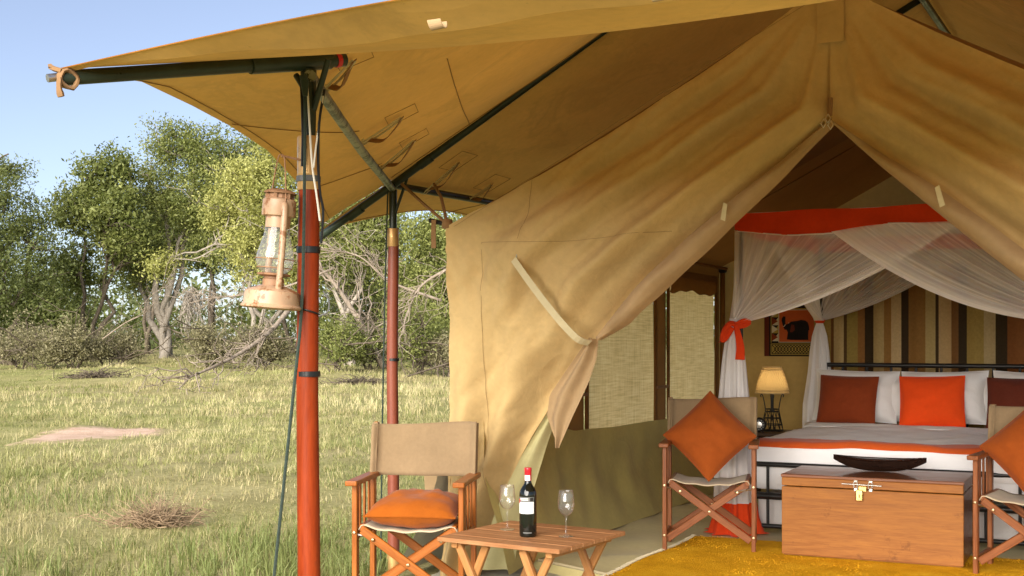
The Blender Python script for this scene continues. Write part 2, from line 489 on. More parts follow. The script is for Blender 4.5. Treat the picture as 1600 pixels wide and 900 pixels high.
def stripes():
    N = NT("striped_curtain")
    c = N.n("ShaderNodeTexCoord").outputs["UV"]
    sep = N.n("ShaderNodeSeparateXYZ"); N.set(sep.inputs[0], c)
    seq = [(14, (0.420, 0.287, 0.078)), (3, (0.155, 0.062, 0.022)), (9, (0.552, 0.410, 0.189)), (2, (0.088, 0.044, 0.018)), (9, (0.354, 0.255, 0.066)), (6, (0.309, 0.137, 0.040)),
           (7, (0.020, 0.014, 0.010)), (9, (0.508, 0.365, 0.155)), (6, (0.332, 0.166, 0.048)), (8, (0.619, 0.442, 0.221)), (6, (0.024, 0.015, 0.012)), (14, (0.309, 0.155, 0.044)),
           (8, (0.530, 0.398, 0.166)), (2, (0.034, 0.020, 0.014)), (10, (0.575, 0.386, 0.177)), (6, (0.221, 0.099, 0.033)), (6, (0.020, 0.015, 0.012)), (13, (0.398, 0.276, 0.078)),
           (9, (0.530, 0.398, 0.199)), (9, (0.020, 0.014, 0.010)), (15, (0.255, 0.088, 0.026)), (8, (0.376, 0.243, 0.066)), (2, (0.034, 0.017, 0.012)), (10, (0.442, 0.309, 0.133)),
           (9, (0.221, 0.111, 0.035)), (9, (0.017, 0.014, 0.010))]
    tot = sum(w for w, _ in seq)
    seq = seq[:26]
    stops, p = [], 0
    for w, col in seq:
        stops.append((p / tot, col)); p += w
    base = N.ramp(N.math('FRACT', N.math('MULTIPLY', sep.outputs[0], 1.4)), stops, 'CONSTANT')
    v = N.coord()
    base = N.mix(0.22, base, (0.13, 0.082, 0.028))
    base = N.mix(0.25, base, N.ramp(N.noise(v, 60, 3), [(0.3, (0.3, 0.3, 0.3)), (0.7, (1, 1, 1))]), 'MULTIPLY')
    return N.done(N.principled(base, 0.9, 0, 0.1, N.bump(N.noise(v, 500, 1), 0.2, 0.001)))
M['stripes'] = stripes()

def rugm():
    N = NT("ochre_rug")
    v = N.coord()
    a = N.noise(v, 120, 4, 0.7); b = N.noise(v, 6, 4, 0.6)
    base = N.ramp(N.mix(0.5, a, b), [(0.32, (0.56, 0.26, 0.010)), (0.5, (0.82, 0.43, 0.018)), (0.68, (0.92, 0.55, 0.04))])
    return N.done(N.principled(base, 0.95, 0, 0.05, N.bump(a, 0.9, 0.008)))
M['rug'] = rugm()

def foliage(name, dark, light, transl=0.35):
    N = NT(name)
    at = N.n("ShaderNodeAttribute", attribute_name="tone")
    col = N.ramp(at.outputs["Fac"], [(0.0, dark), (0.5, tuple((a + b) / 2 for a, b in zip(dark, light))), (1.0, light)])
    sh = N.principled(col, 0.5, 0, 0.3)
    return N.done(N.mixsh(transl, sh, N.transl(N.mix(0.35, col, (0.22, 0.26, 0.02)))))
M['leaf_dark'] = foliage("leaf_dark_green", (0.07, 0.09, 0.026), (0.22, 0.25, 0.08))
M['leaf_mid'] = foliage("leaf_mid_green", (0.10, 0.125, 0.030), (0.36, 0.38, 0.12))
M['leaf_yellow'] = foliage("leaf_yellow_green", (0.20, 0.21, 0.045), (0.56, 0.55, 0.19))
M['leaf_grey'] = foliage("leaf_grey_olive", (0.16, 0.145, 0.075), (0.40, 0.36, 0.21))
M['leaf_dry'] = foliage("dry_twigs", (0.14, 0.085, 0.045), (0.30, 0.21, 0.12), 0.1)
M['grass_green'] = foliage("grass_green", (0.16, 0.18, 0.05), (0.44, 0.43, 0.18), 0.4)
M['grass_dry'] = foliage("grass_straw", (0.33, 0.28, 0.12), (0.68, 0.59, 0.33), 0.3)
M['grass_lush'] = foliage("grass_lush", (0.11, 0.145, 0.036), (0.32, 0.36, 0.13), 0.4)
def bark(name, a, b):
    N = NT(name)
    v = N.coord(scale=(6, 6, 1.5))
    n = N.noise(v, 2.5, 6, 0.7)
    return N.done(N.principled(N.ramp(n, [(0.3, a), (0.7, b)]), 0.9, 0, 0.1, N.bump(n, 0.6, 0.03)))
M['bark'] = bark("grey_brown_bark", (0.055, 0.042, 0.03), (0.19, 0.155, 0.115))
M['bark_pale'] = bark("pale_bark", (0.20, 0.17, 0.135), (0.42, 0.37, 0.31))
M['straw_twig'] = bark('dry_brushwood', (0.17, 0.115, 0.07), (0.36, 0.26, 0.165))
M['deadwood'] = bark("bleached_deadwood", (0.17, 0.13, 0.095), (0.36, 0.30, 0.24))

def groundm():
    N = NT("meadow_soil")
    v = N.coord()
    big = N.noise(v, 0.16, 5, 0.6); mid = N.noise(v, 1.3, 5, 0.62); fine = N.noise(v, 22, 5, 0.7)
    g = N.ramp(N.mix(0.5, mid, fine), [(0.30, (0.16, 0.135, 0.065)), (0.48, (0.30, 0.265, 0.12)), (0.62, (0.42, 0.36, 0.19)), (0.75, (0.50, 0.42, 0.26))])
    gr = N.ramp(N.mix(0.5, mid, fine), [(0.3, (0.15, 0.165, 0.05)), (0.7, (0.36, 0.345, 0.14))])
    base = N.mix(N.ramp(big, [(0.42, (0, 0, 0)), (0.6, (1, 1, 1))]), g, gr)
    return N.done(N.principled(base, 0.95, 0, 0.05, N.bump(N.mix(0.5, mid, fine), 0.8, 0.04)))
M['ground'] = groundm()
def dirtm():
    N = NT("pink_dirt")
    v = N.coord()
    a = N.noise(v, 3, 6, 0.65)
    mp = N.n("ShaderNodeMapping"); N.set(mp.inputs[0], v); mp.inputs["Location"].default_value = (5.55 / 1.0, -16.6 / 1.75, 0); mp.inputs["Scale"].default_value = (1 / 1.0, 1 / 1.75, 0)
    ln = N.n("ShaderNodeVectorMath", operation='LENGTH'); N.set(ln.inputs[0], mp.outputs[0])
    rag = N.math('ADD', ln.outputs['Value'], N.math('MULTIPLY', N.math('SUBTRACT', N.noise(v, 3.5, 6, 0.75), 0.5), 1.5))
    soil = N.ramp(a, [(0.3, (0.44, 0.29, 0.20)), (0.7, (0.62, 0.46, 0.35))])
    turf = N.ramp(N.noise(v, 9, 5, 0.7), [(0.3, (0.20, 0.18, 0.07)), (0.7, (0.42, 0.36, 0.19))])
    col = N.mix(N.ramp(rag, [(0.62, (0, 0, 0)), (0.88, (1, 1, 1))]), soil, turf)
    return N.done(N.principled(col, 0.95, 0, 0.05, N.bump(N.noise(v, 30, 5), 0.5, 0.02)))
M['dirt'] = dirtm()
# ================================================================== THE SETTING
def sstep(a, b, x):
    t = np.clip((np.asarray(x, float) - a) / (b - a), 0, 1)
    return t * t * (3 - 2 * t)
def tent_uv(x, y):
    rx, ry = np.asarray(x, float) - TO.x, np.asarray(y, float) - TO.y
    return rx * TC - ry * TS, rx * TS + ry * TC
def gz(x, y):
    x = np.asarray(x, float); y = np.asarray(y, float)
    u, v = tent_uv(x, y)
    du = np.maximum(np.maximum(-0.5 - u, u - 4.6), 0); dv = np.maximum(np.maximum(-3.2 - v, v - 5.2), 0)
    far = sstep(0.2, 3.0, np.hypot(du, dv))
    b = 0.05 * fbm(x * 0.45, y * 0.45, 3.1) + 0.025 * vnoise(x * 1.9, y * 1.9, 8.0)
    return -0.06 + far * b * sstep(0, 6, y + 4) + 0.55 * sstep(26, 62, y) + 0.10 * sstep(20, 40, y) * fbm(x * 0.12, y * 0.12, 1.0)

def arr_mesh(name, verts, faces_flat, nper, m, tone=None, parent=None, smooth=False):
    """mesh from numpy arrays; every face has nper corners"""
    me = bpy.data.meshes.new(name)
    nv = len(verts); nf = len(faces_flat) // nper
    me.vertices.add(nv); me.vertices.foreach_set("co", np.asarray(verts, np.float32).ravel())
    me.loops.add(nf * nper); me.loops.foreach_set("vertex_index", np.asarray(faces_flat, np.int32))
    me.polygons.add(nf)
    me.polygons.foreach_set("loop_start", np.arange(0, nf * nper, nper, dtype=np.int32))
    me.polygons.foreach_set("loop_total", np.full(nf, nper, np.int32))
    me.update(calc_edges=True)
    if tone is not None:
        at = me.attributes.new("tone", 'FLOAT', 'FACE')
        at.data.foreach_set("value", np.asarray(tone, np.float32))
    if smooth: me.polygons.foreach_set("use_smooth", [True] * nf)
    me.materials.append(m)
    o = bpy.data.objects.new(name, me); COL.objects.link(o)
    if parent: o.parent = parent
    return o

# ground sheet, fine near the camera and coarse to the horizon
def axis(lim_lo, lim_hi, fine_lo, fine_hi, step):
    a = list(np.arange(fine_lo, fine_hi + 1e-6, step)); s = step
    while a[-1] < lim_hi: s *= 1.25; a.append(a[-1] + s)
    s = step
    while a[0] > lim_lo: s *= 1.25; a.insert(0, a[0] - s)
    return np.array(a)
gx = axis(-900, 900, -24, 14, 0.3); gy = axis(-300, 1400, 2, 62, 0.3)
X, Y = np.meshgrid(gx, gy)
Z = gz(X, Y)
nx, ny = len(gx), len(gy)
idx = np.arange(nx * ny).reshape(ny, nx)
q = np.stack([idx[:-1, :-1], idx[:-1, 1:], idx[1:, 1:], idx[1:, :-1]], -1).reshape(-1)
struct(arr_mesh("ground", np.stack([X, Y, Z], -1).reshape(-1, 3), q, 4, M['ground'], smooth=True), "meadow of short patchy green and straw coloured grass")

# bare patch of pinkish dirt, an uneven disc laid on the ground
DX, DY = -5.55, 16.6
b = MB(); ring = [(0, 0)]
vs = [(DX, DY, float(gz(DX, DY)) + 0.012)]
nr, na = 7, 40
for i in range(1, nr + 1):
    for k in range(na):
        a = 2 * math.pi * k / na
        rr = i / nr * (1 + 0.07 * math.sin(3 * a + 1) + 0.05 * math.sin(7 * a) + 0.05 * math.sin(13 * a + 2))
        x, y = DX + 1.05 * rr * math.cos(a), DY + 1.9 * rr * math.sin(a)
        vs.append((x, y, float(gz(x, y)) + (0.012 if i < nr - 1 else 0.004 if i < nr else -0.05)))
fs = [(0, 1 + k, 1 + (k + 1) % na) for k in range(na)]
fs += [(1 + (i - 1) * na + k, 1 + i * na + k, 1 + i * na + (k + 1) % na, 1 + (i - 1) * na + (k + 1) % na) for i in range(1, nr) for k in range(na)]
b.add(vs, fs)
struct(b.build("dirt_patch", M['dirt'], smooth=True), "bare patch of pinkish dirt in the grass")

# ------------------------------------------------------------------ grass
def blocked(x, y):
    u, v = tent_uv(x, y)
    t = (u > -0.12) & (v > -0.9) & (u < 4.3) & (v < 5.2)
    t |= (u > -0.42) & (v > -0.25) & (v < 1.0) & (u < 0.2)
    d = ((x - DX) / 1.0) ** 2 + ((y - DY) / 1.8) ** 2 < 0.62 + 0.45 * vnoise(x * 2.5, y * 1.6, 4)
    return t | d
def field(name, label, bands, mat, mask):
    vs_all, fs_all, tn_all, o = [], [], [], 0
    for (d0, d1, n, h0, h1, w, lean) in bands:
        d = np.sqrt(rng.uniform(d0 * d0, d1 * d1, n))
        r = rng.uniform(-0.52, 0.12, n)
        x, y = r * d, d
        # gather the blades into tufts
        cs = 0.10 + 0.012 * d
        jx, jy = np.round(x / cs), np.round(y / cs)
        hx = hsh(jx.astype(np.int64), jy.astype(np.int64), np.int64(5)); hy = hsh(jx.astype(np.int64), jy.astype(np.int64), np.int64(9))
        pull = rng.uniform(0.0, 0.75, n)
        x = x + (jx * cs + hx * cs * .5 - x) * pull + rng.normal(0, cs * .12, n); y = y + (jy * cs + hy * cs * .5 - y) * pull + rng.normal(0, cs * .12, n)
        keep = (~blocked(x, y)) & (rng.uniform(0, 1, n) < mask(x, y))
        x, y, hx = x[keep], y[keep], hx[keep]; n = len(x)
        z = gz(x, y)
        hgt = rng.uniform(h0, h1, n) * (0.75 + 0.4 * (hx + 1) / 2) * (0.8 + 0.35 * fbm(x * .6, y * .6, 2.0))
        a = rng.uniform(0, 2 * math.pi, n); la = rng.uniform(0, 2 * math.pi, n); ln = np.abs(rng.normal(0, lean, n)) * hgt
        wx, wy = np.cos(a) * w / 2, np.sin(a) * w / 2
        lx, ly = np.cos(la) * ln, np.sin(la) * ln
        B = np.stack([x, y, z - 0.01], -1)
        wv = np.stack([wx, wy, 0 * x], -1)
        mid = B + np.stack([lx * .35, ly * .35, hgt * .6], -1)
        tip = B + np.stack([lx, ly, hgt * np.clip(1 - .25 * ln / hgt, .4, 1)], -1)
        V = np.stack([B - wv, B + wv, mid + wv * .75, mid - wv * .75, tip], 1).reshape(-1, 3)
        k = np.arange(n) * 5 + o
        F = np.stack([k, k + 1, k + 2, k, k + 2, k + 3, k + 3, k + 2, k + 4], -1).reshape(-1)
        tone = np.clip(0.5 + 0.28 * fbm(x * .35, y * .35, 6.0) + 0.22 * hx + rng.normal(0, .16, n), 0, 1)
        vs_all.append(V); fs_all.append(F); tn_all.append(np.repeat(tone, 3)); o += len(V)
    ob = arr_mesh(name, np.concatenate(vs_all), np.concatenate(fs_all), 3, mat, np.concatenate(tn_all))
    ob["kind"] = "stuff"; ob["label"] = label
    return ob
m_green = lambda x, y: np.clip(0.55 + 0.75 * fbm(x * .34, y * .26, 1.0) + 0.35 * fbm(x * 1.3, y * 1.0, 9.0) - 0.25 * sstep(22, 40, y) * (x > -9), 0.08, 1)
m_dry = lambda x, y: np.clip((0.34 + 0.75 * fbm(x * .22 + 4, y * .22, 7.0) + 0.45 * sstep(20, 30, y) * sstep(-9, -3, x)) * np.clip(.75 + .9 * fbm(x * 1.1, y * .8, 3.3), .1, 1.3), 0.02, 1)
m_lush = lambda x, y: np.clip(0.8 * sstep(-2.3, -1.1, x) * sstep(9.3, 7.6, y) + 0.25 * (fbm(x * 1.2, y * 1.2, 3.0) > .45), 0, 1)
field("short_grass", "short green grass of the meadow", [(4, 9.5, 110000, .035, .11, .0042, .7), (9.5, 20, 110000, .04, .11, .007, .6), (20, 56, 90000, .06, .16, .018, .4)], M['grass_green'], m_green)
field("dry_grass", "taller straw coloured grass", [(4, 9.5, 26000, .05, .14, .003, 1.1), (9.5, 20, 38000, .06, .18, .005, .8), (20, 56, 140000, .06, .22, .010, .7)], M['grass_dry'], m_dry)
field("lush_grass", "longer fresh green grass near the tent", [(4, 10, 42000, .08, .22, .006, .55), (10, 18, 14000, .08, .2, .008, .5)], M['grass_lush'], m_lush)

# ------------------------------------------------------------------ trees
def leaves(centers, radii, per, size, tones, flat=0.75):
    """clumps of small leaf faces round the given centres"""
    n = len(centers)
    c = np.repeat(centers, per, 0); r = np.repeat(radii, per)
    p = rng.normal(0, 0.5, (n * per, 3)); p[:, 2] *= flat
    p = c + p * r[:, None]
    ax = rng.normal(0, 1, (n * per, 3)); ax /= np.linalg.norm(ax, axis=1)[:, None]
    ay = rng.normal(0, 1, (n * per, 3)); ay[:, 2] += 0.3
    ay = np.cross(ax, ay); ay /= np.maximum(np.linalg.norm(ay, axis=1)[:, None], 1e-6)
    s = size * rng.uniform(0.6, 1.35, n * per)[:, None]
    V = np.stack([p - ax * s, p - ay * s * .42, p + ax * s, p + ay * s * .42], 1).reshape(-1, 3)
    tn = np.clip(np.repeat(tones, per) + rng.normal(0, .13, n * per), 0, 1)
    return V, tn

def limb(b, p0, p1, r0, r1, wob, n=7, sides=6, sag=0.0):
    p0, p1 = np.array(p0, float), np.array(p1, float)
    L = np.linalg.norm(p1 - p0)
    pts = []
    off = rng.normal(0, 1, (n, 3)) * wob * L / n
    off[0] = 0; off = np.cumsum(off, 0); off -= np.linspace(0, 1, n)[:, None] * off[-1]
    for i in range(n):
        t = i / (n - 1)
        q = p0 + (p1 - p0) * t + off[i]; q[2] += sag * L * math.sin(math.pi * t)
        pts.append(q)
    rs = [r0 + (r1 - r0) * (i / (n - 1)) ** 0.8 for i in range(n)]
    b.tube([Vector(p) for p in pts], rs, sides, cap=False)
    return pts, rs

def tree(label, px, d, lobes, mat, nst=3, trunk_r=0.16, clumps=110, per=70, leaf=0.08, cr_=0.85, barkm='bark', bias=0.0, spread=0.5, group="trees along the edge of the meadow", name="bush_tree", cat="tree", bare=0):
    """lobes: crown ellipsoids (px, py, half width px, half height px) at distance d"""
    x0 = (px - 800) / FPX * d; z0 = float(gz(x0, d))
    root = thing(name, label, cat, (x0, d, z0), 0, group)
    base = np.array([x0, d, z0])
    k = d / FPX
    if name != 'shrub' and 100 < px < 560: lobes = [l for l in lobes if l[1] < 428]
    ell = []
    for (lx, ly, lw, lh) in lobes:
        c = np.array([(lx - 800) * k, d + rng.uniform(-.8, .8), EYE + (530 - ly) * k]) - base
        ell.append((c, np.array([lw * k, lw * k * 0.8, lh * k])))
    b = MB(); nodes = []
    for i in range(nst):
        c, r = ell[i % len(ell)]
        tgt = c + rng.uniform(-.35, .35, 3) * r + np.array([0, 0, r[2] * .25])
        s0 = np.array([rng.normal(0, .16), rng.normal(0, .16), -0.15])
        pts, rs = limb(b, s0, tgt, trunk_r * rng.uniform(.75, 1.1), trunk_r * .25, 0.35, 9, 7)
        nodes += [(p, q) for p, q in zip(pts[3:], rs[3:])]
    for c, r in ell:
        j = min(range(len(nodes)), key=lambda i: np.linalg.norm(nodes[i][0] - (c - [0, 0, r[2] * .6])))
        for _ in range(2):
            pts, rs = limb(b, nodes[j][0], c + rng.uniform(-.5, .5, 3) * r, nodes[j][1] * .8, .03, .35, 7, 6)
            nodes += [(p, q) for p, q in zip(pts[2:], rs[2:])]
    tot = sum(r[0] * r[2] for _, r in ell)
    C, R, TN = [], [], []
    NP = np.array([p for p, _ in nodes])
    for c, r in ell:
        n = max(10, int(2.3 * clumps * r[0] * r[2] / tot))
        ltone = rng.uniform(-.14, .14) + bias
        for _ in range(n):
            v = rng.normal(0, 1, 3); v /= np.linalg.norm(v)
            rr = rng.uniform(0.25, 1.0) ** 0.55
            p = c + v * r * rr * (1 + 0.22 * rng.normal())
            if p[2] < 0.3: continue
            C.append(p); R.append(cr_ * .66 * rng.uniform(.55, 1.3)); TN.append(np.clip(.45 + ltone + rng.normal(0, .17), 0, 1))
            if rng.uniform() < .3:
                j = int(np.argmin(np.linalg.norm(NP - (p - [0, 0, .5]), axis=1)))
                limb(b, NP[j], p, min(.035, nodes[j][1]), .010, .45, 5, 4)
    for _ in range(bare):
        j = rng.integers(len(nodes)); p = NP[j]
        e = p + rng.normal(0, 1, 3) * [1.6, 1.2, .8] + [0, 0, .3]
        pts, rs = limb(b, p, e, .03, .008, .6, 6, 4)
        for _2 in range(3):
            q_ = pts[rng.integers(2, 6)]; limb(b, q_, q_ + rng.normal(0, .5, 3), .012, .004, .6, 4, 3)
    b.build("trunk", M[barkm], root, smooth=True)
    V, tn = leaves(np.array(C), np.array(R), int(per * .68), leaf * .84, np.array(TN))
    arr_mesh("crown", V, np.arange(len(V)), 4, M[mat], tn, root)
    return root

L_ = lambda *a: list(a)
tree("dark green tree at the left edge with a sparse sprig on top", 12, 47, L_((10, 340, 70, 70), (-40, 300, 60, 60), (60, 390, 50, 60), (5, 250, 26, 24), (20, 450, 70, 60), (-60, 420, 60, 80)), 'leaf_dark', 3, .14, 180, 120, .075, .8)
tree("dark leafy tree with a low fork right of the leftmost tree", 150, 50, L_((165, 270, 45, 35), (140, 330, 55, 45), (190, 350, 50, 60), (120, 420, 30, 40), (205, 440, 50, 60)), 'leaf_mid', 3, .13, 170, 80, .10, .8, bias=-.15)
tree("tallest tree, mid green, with several pale trunks", 262, 52, L_((265, 225, 42, 40), (320, 240, 55, 42), (230, 300, 55, 50), (300, 320, 65, 60), (215, 400, 55, 60), (350, 300, 50, 60), (385, 240, 40, 40), (280, 430, 60, 55), (375, 380, 50, 60)), 'leaf_mid', 5, .20, 310, 115, .08, .85, 'bark_pale')
tree("yellow green sunlit tree beside the hanging lantern", 395, 46, L_((385, 290, 48, 40), (440, 320, 50, 55), (350, 330, 40, 26), (410, 390, 50, 55), (470, 400, 40, 60), (250, 415, 26, 20), (430, 250, 34, 28)), 'leaf_yellow', 4, .13, 230, 115, .075, .75, 'bark_pale', bias=.05, bare=10)
tree("grey green tree between the two red poles", 548, 45, L_((530, 400, 55, 60), (590, 370, 50, 50), (560, 470, 60, 50), (500, 460, 50, 60), (560, 320, 60, 40)), 'leaf_mid', 4, .16, 190, 110, .075, .75, 'bark_pale', bias=.1, bare=26)
tree("bright green leafy tree close to the left edge of the tent", 668, 43, L_((665, 370, 40, 40), (690, 430, 45, 60), (640, 430, 36, 40), (660, 500, 55, 55), (740, 380, 60, 70)), 'leaf_mid', 3, .12, 190, 110, .075, .75, bias=.22)
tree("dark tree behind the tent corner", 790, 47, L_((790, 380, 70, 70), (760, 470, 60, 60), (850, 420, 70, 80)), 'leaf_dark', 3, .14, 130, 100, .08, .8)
# a second row standing further back
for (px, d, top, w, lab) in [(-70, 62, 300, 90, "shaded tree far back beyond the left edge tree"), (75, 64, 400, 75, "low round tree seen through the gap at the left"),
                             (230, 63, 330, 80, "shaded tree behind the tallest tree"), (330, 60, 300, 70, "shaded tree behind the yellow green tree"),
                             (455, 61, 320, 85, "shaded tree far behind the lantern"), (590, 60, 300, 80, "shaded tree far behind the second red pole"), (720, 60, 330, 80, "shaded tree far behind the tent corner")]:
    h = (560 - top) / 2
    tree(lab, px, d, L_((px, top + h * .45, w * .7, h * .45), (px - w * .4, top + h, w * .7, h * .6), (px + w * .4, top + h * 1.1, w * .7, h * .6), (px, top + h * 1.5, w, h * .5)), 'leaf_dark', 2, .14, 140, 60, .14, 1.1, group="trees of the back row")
# undergrowth shrubs at the foot of the trees
for (px, d, top, w, mt, lab) in [(30, 44, 500, 45, 'leaf_grey', "grey brown shrub at the left edge"), (112, 44, 500, 42, 'leaf_grey', "rounded grey brown shrub under the forked tree"),
                                (178, 45, 508, 36, 'leaf_grey', "grey twiggy shrub right of the rounded shrub"), (330, 43, 500, 40, 'leaf_grey', "dense olive shrub right of the pale trunks"),
                                (410, 42, 505, 40, 'leaf_grey', "olive shrub below the lantern"), (528, 39, 490, 36, 'leaf_mid', "leafy shrub right of the near red pole"),
                                (585, 40, 500, 34, 'leaf_mid', "green shrub left of the far red pole"), (655, 38, 470, 44, 'leaf_mid', "bushy green shrub right of the far red pole"), (700, 37, 520, 30, 'leaf_grey', "dry shrub at the tent edge")]:
    h = (572 - top) / 2
    tree(lab, px, d, L_((px, top + h * .9, w * .8, h * .9), (px - w * .5, top + h * 1.2, w * .6, h * .7), (px + w * .5, top + h * 1.2, w * .6, h * .7)), mt, 6, .035, 90, 45, .055, .5, 'bark', group="shrubs under the trees", name="shrub", cat="shrub", bare=12)
# a far wood that only reads as a mass behind everything
C = []
for i in range(900):
    r = rng.uniform(-.62, .35); d = rng.uniform(78, 96)
    C.append((r * d, d, 0.4 + abs(rng.normal(0, 1)) * 2.6))
C = np.array(C)
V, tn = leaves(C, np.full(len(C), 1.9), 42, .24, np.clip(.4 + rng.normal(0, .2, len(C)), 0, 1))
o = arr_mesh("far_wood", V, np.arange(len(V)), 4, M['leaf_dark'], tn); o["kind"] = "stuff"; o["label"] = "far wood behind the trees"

# dead wood
def deadwood(name, label, path, r0, forks, d_jit=0.6, seed=0, mat='deadwood', cat="branch", group=None):
    """a bleached branch: main stem through (px, py, d) points, with forking twigs"""
    pts = [P(*p) for p in path]
    g = min(p.z for p in pts)
    root = thing(name, label, cat, pts[-1], 0, group)
    b = MB()
    main = [p - pts[-1] for p in cr(pts, 16)]
    b.tube(main, [r0 * (1 - .75 * i / 15) for i in range(16)], 7)
    for i in range(forks):
        k = rng.integers(3, 15); p = np.array(main[k])
        dirn = np.array(main[min(15, k + 1)] - main[k - 1]); L = np.linalg.norm(dirn)
        e = p + dirn / L * rng.uniform(.4, 1.3) + rng.normal(0, .38, 3)
        e[2] = max(e[2], -.2)
        q, _ = limb(b, p, e, r0 * .35, .006, .5, 6, 5)
        for _2 in range(3):
            s = q[rng.integers(1, 6)]; e2 = s + rng.normal(0, .28, 3) + dirn / L * .25
            limb(b, s, e2, r0 * .16, .004, .5, 5, 4)
    b.build("limb", M[mat], root, smooth=True)
    return root
deadwood("fallen_branch", "bleached fallen branch leaning down to the grass below the lantern", [(455, 480, 33), (420, 520, 32), (370, 555, 31), (318, 580, 30), (288, 592, 29.5)], .075, 26)
deadwood("dead_limb", "pale bare limb sweeping left behind the lantern", [(520, 420, 38), (440, 450, 38), (370, 462, 38), (330, 466, 38), (295, 474, 38)], .04, 20, group="bare limbs among the trees")
deadwood("dead_limb", "pale leaning trunk between the two red poles", [(600, 575, 40), (560, 500, 40), (520, 440, 40), (480, 400, 40)], .12, 16, group="bare limbs among the trees")
deadwood("dead_limb", "white forked bare limb beside the tent corner", [(735, 400, 32), (700, 420, 32), (660, 445, 32), (640, 480, 32), (625, 530, 32)], .05, 24, group="bare limbs among the trees")
deadwood("dead_limb", "thin pale bough crossing behind the far red pole", [(690, 470, 37), (610, 440, 37), (560, 400, 37), (500, 390, 37)], .045, 26, group="bare limbs among the trees")
deadwood("dead_limb", "bare twisted stem left of the tallest trunks", [(160, 530, 39), (195, 505, 39), (225, 490, 39), (243, 470, 39)], .025, 6, group="bare limbs among the trees")
# tangle of hanging dead vines at the pale trunks
def brush(name, label, px, py, d, w, h, n, mat, cat, droop=False):
    c = P(px, py, d); c.z = float(gz(c.x, c.y)) if not droop else c.z
    root = thing(name, label, cat, c)
    b = MB()
    for i in range(n):
        a = rng.uniform(0, 2 * math.pi); r = abs(rng.normal(0, .45))
        s = np.array([math.cos(a) * r * w, math.sin(a) * r * w * .8, rng.uniform(0, .25) * h])
        e = s + np.array([rng.normal(0, .42) * w, rng.normal(0, .4) * w, (abs(rng.normal(.3, .35)) if not droop else -rng.uniform(.3, 1)) * h * max(.15, 1 - r)])
        e[2] = max(e[2], 0.01) if not droop else e[2]
        limb(b, s, e, .004 * d / 9, .0015 * d / 9, .55, 5, 3)
    o = b.build("twigs", mat, root); o["kind"] = "stuff"
    return root
brush("brush_heap", "heap of dry brown brushwood lying in the grass", 243, 822, 8.5, .32, .24, 380, M['straw_twig'], "brush heap")
brush("brush_heap", "low dark heap of sticks on the grass left of the fallen branch", 150, 595, 37, .9, .35, 160, M['bark'], "brush heap")
brush("brush_heap", "flat dark mound of twigs seen between the red poles", 565, 600, 34, .8, .25, 160, M['bark'], "brush heap")
brush("hanging_vine", "tangle of grey dead vines hanging at the pale trunks", 300, 470, 43, .7, 2.0, 110, M['bark_pale'], "vine", True)
# ================================================================== SAFARI TENT
tent = thing("safari_tent", "ochre canvas safari tent with its front flaps tied back", "tent", TO, YAW)
TW, TL, WALL, RIDGE = 3.96, 4.59, 1.82, 2.83
CU = TW / 2

# ---- front panels: cloth stretched between gable, corner and opening edge
def lerp_path(tab):
    return lambda t: interp(tab, t)
LEFT = lerp_path([(0, CU, RIDGE), (.12, 1.505, 2.565), (.25, .97, 2.28), (.37, .47, 2.03), (.48, 0, 1.80), (.62, 0.0, 1.30), (.78, .0, .72), (.9, -.02, .3), (1, -.06, -.04)])
RIGHT_PTS = [(CU, RIDGE), (CU, 2.52), (CU, 2.21), (1.74, 2.03), (1.484, 1.845), (1.30, 1.70), (1.134, 1.565), (.95, 1.39), (.78, 1.225), (.70, 1.14), (.615, 1.04), (.475, .83), (.345, .597), (.24, .40), (.16, .2), (.09, -.02)]
RT = [0, .07, .14, .22, .30, .36, .42, .49, .56, .59, .64, .72, .80, .86, .93, 1]
RIGHT = lerp_path([(t, a, b) for t, (a, b) in zip(RT, RIGHT_PTS)])
def front_panel(name, mirror, seed):
    b = MB()
    def fn(s, t):
        lu, lz = LEFT(t); ru, rz = RIGHT(t)
        u, z = lu + (ru - lu) * s, lz + (rz - lz) * s
        if t < .48:      # gable edge sags a little between its ties
            z -= .035 * math.sin(math.pi * t / .48) * (1 - s)
        w = min(1, 4 * s * (1 - s)) if t > .05 else 0
        # folds run parallel to the opening edge and gather at the tie
        tie = math.exp(-((t - .56) / .16) ** 2)
        up = sstep(.02, .2, t) * (1 - sstep(.50, .62, t)); dn = sstep(.55, .66, t)
        f = 0
        f += up * (.055 * math.sin(2 * math.pi * (s * 2.6 + .25 * math.sin(3.1 * t + seed)) + seed) + .016 * math.sin(2 * math.pi * (s * 6.3 + .5 * t) + 1 + seed)) * (.35 + .9 * s)
        f += dn * (.045 * math.sin(2 * math.pi * (s * 2.1 - .5 * t) + 1.2 + seed)) * (.3 + s)
        f += (.030 - .012 * dn) * float(fbm(u * 2.2 + seed, z * 2.2, 1.0)) * w
        f += .014 * float(fbm((u + z) * 1.5 + seed * 3, (u - z) * 11, 2.0)) * sstep(.0, .25, t)     # small creases along the gable hem
        # creases that radiate from the corner tie
        dc = math.hypot(u - 0, z - 1.8); an = math.atan2(z - 1.8, u + .05)
        f += .011 * math.sin(an * 26 + seed) * math.exp(-dc / .45) * sstep(0.02, .2, dc)
        v = -f
        v -= .05 * math.sin(math.pi * min(1, max(0, s))) * up                 # billows towards the camera
        v += (.10 * tie + .02) * s ** 3                                       # pulled in at the tie
        v += dn * (.05 * s ** 2 + .05 * s ** 4)                              # lower flap swept back inside
        if t < .14: v = v * (t / .14)
        if mirror: u = TW - u
        return (u, v, z)
    b.grid(fn, 60, 120)
    return b.build(name, M['canvas_front'], tent, smooth=True)
fpan = front_panel("front_panel", False, 0.0)
FP = np.array([v.co[:] for v in fpan.data.vertices])
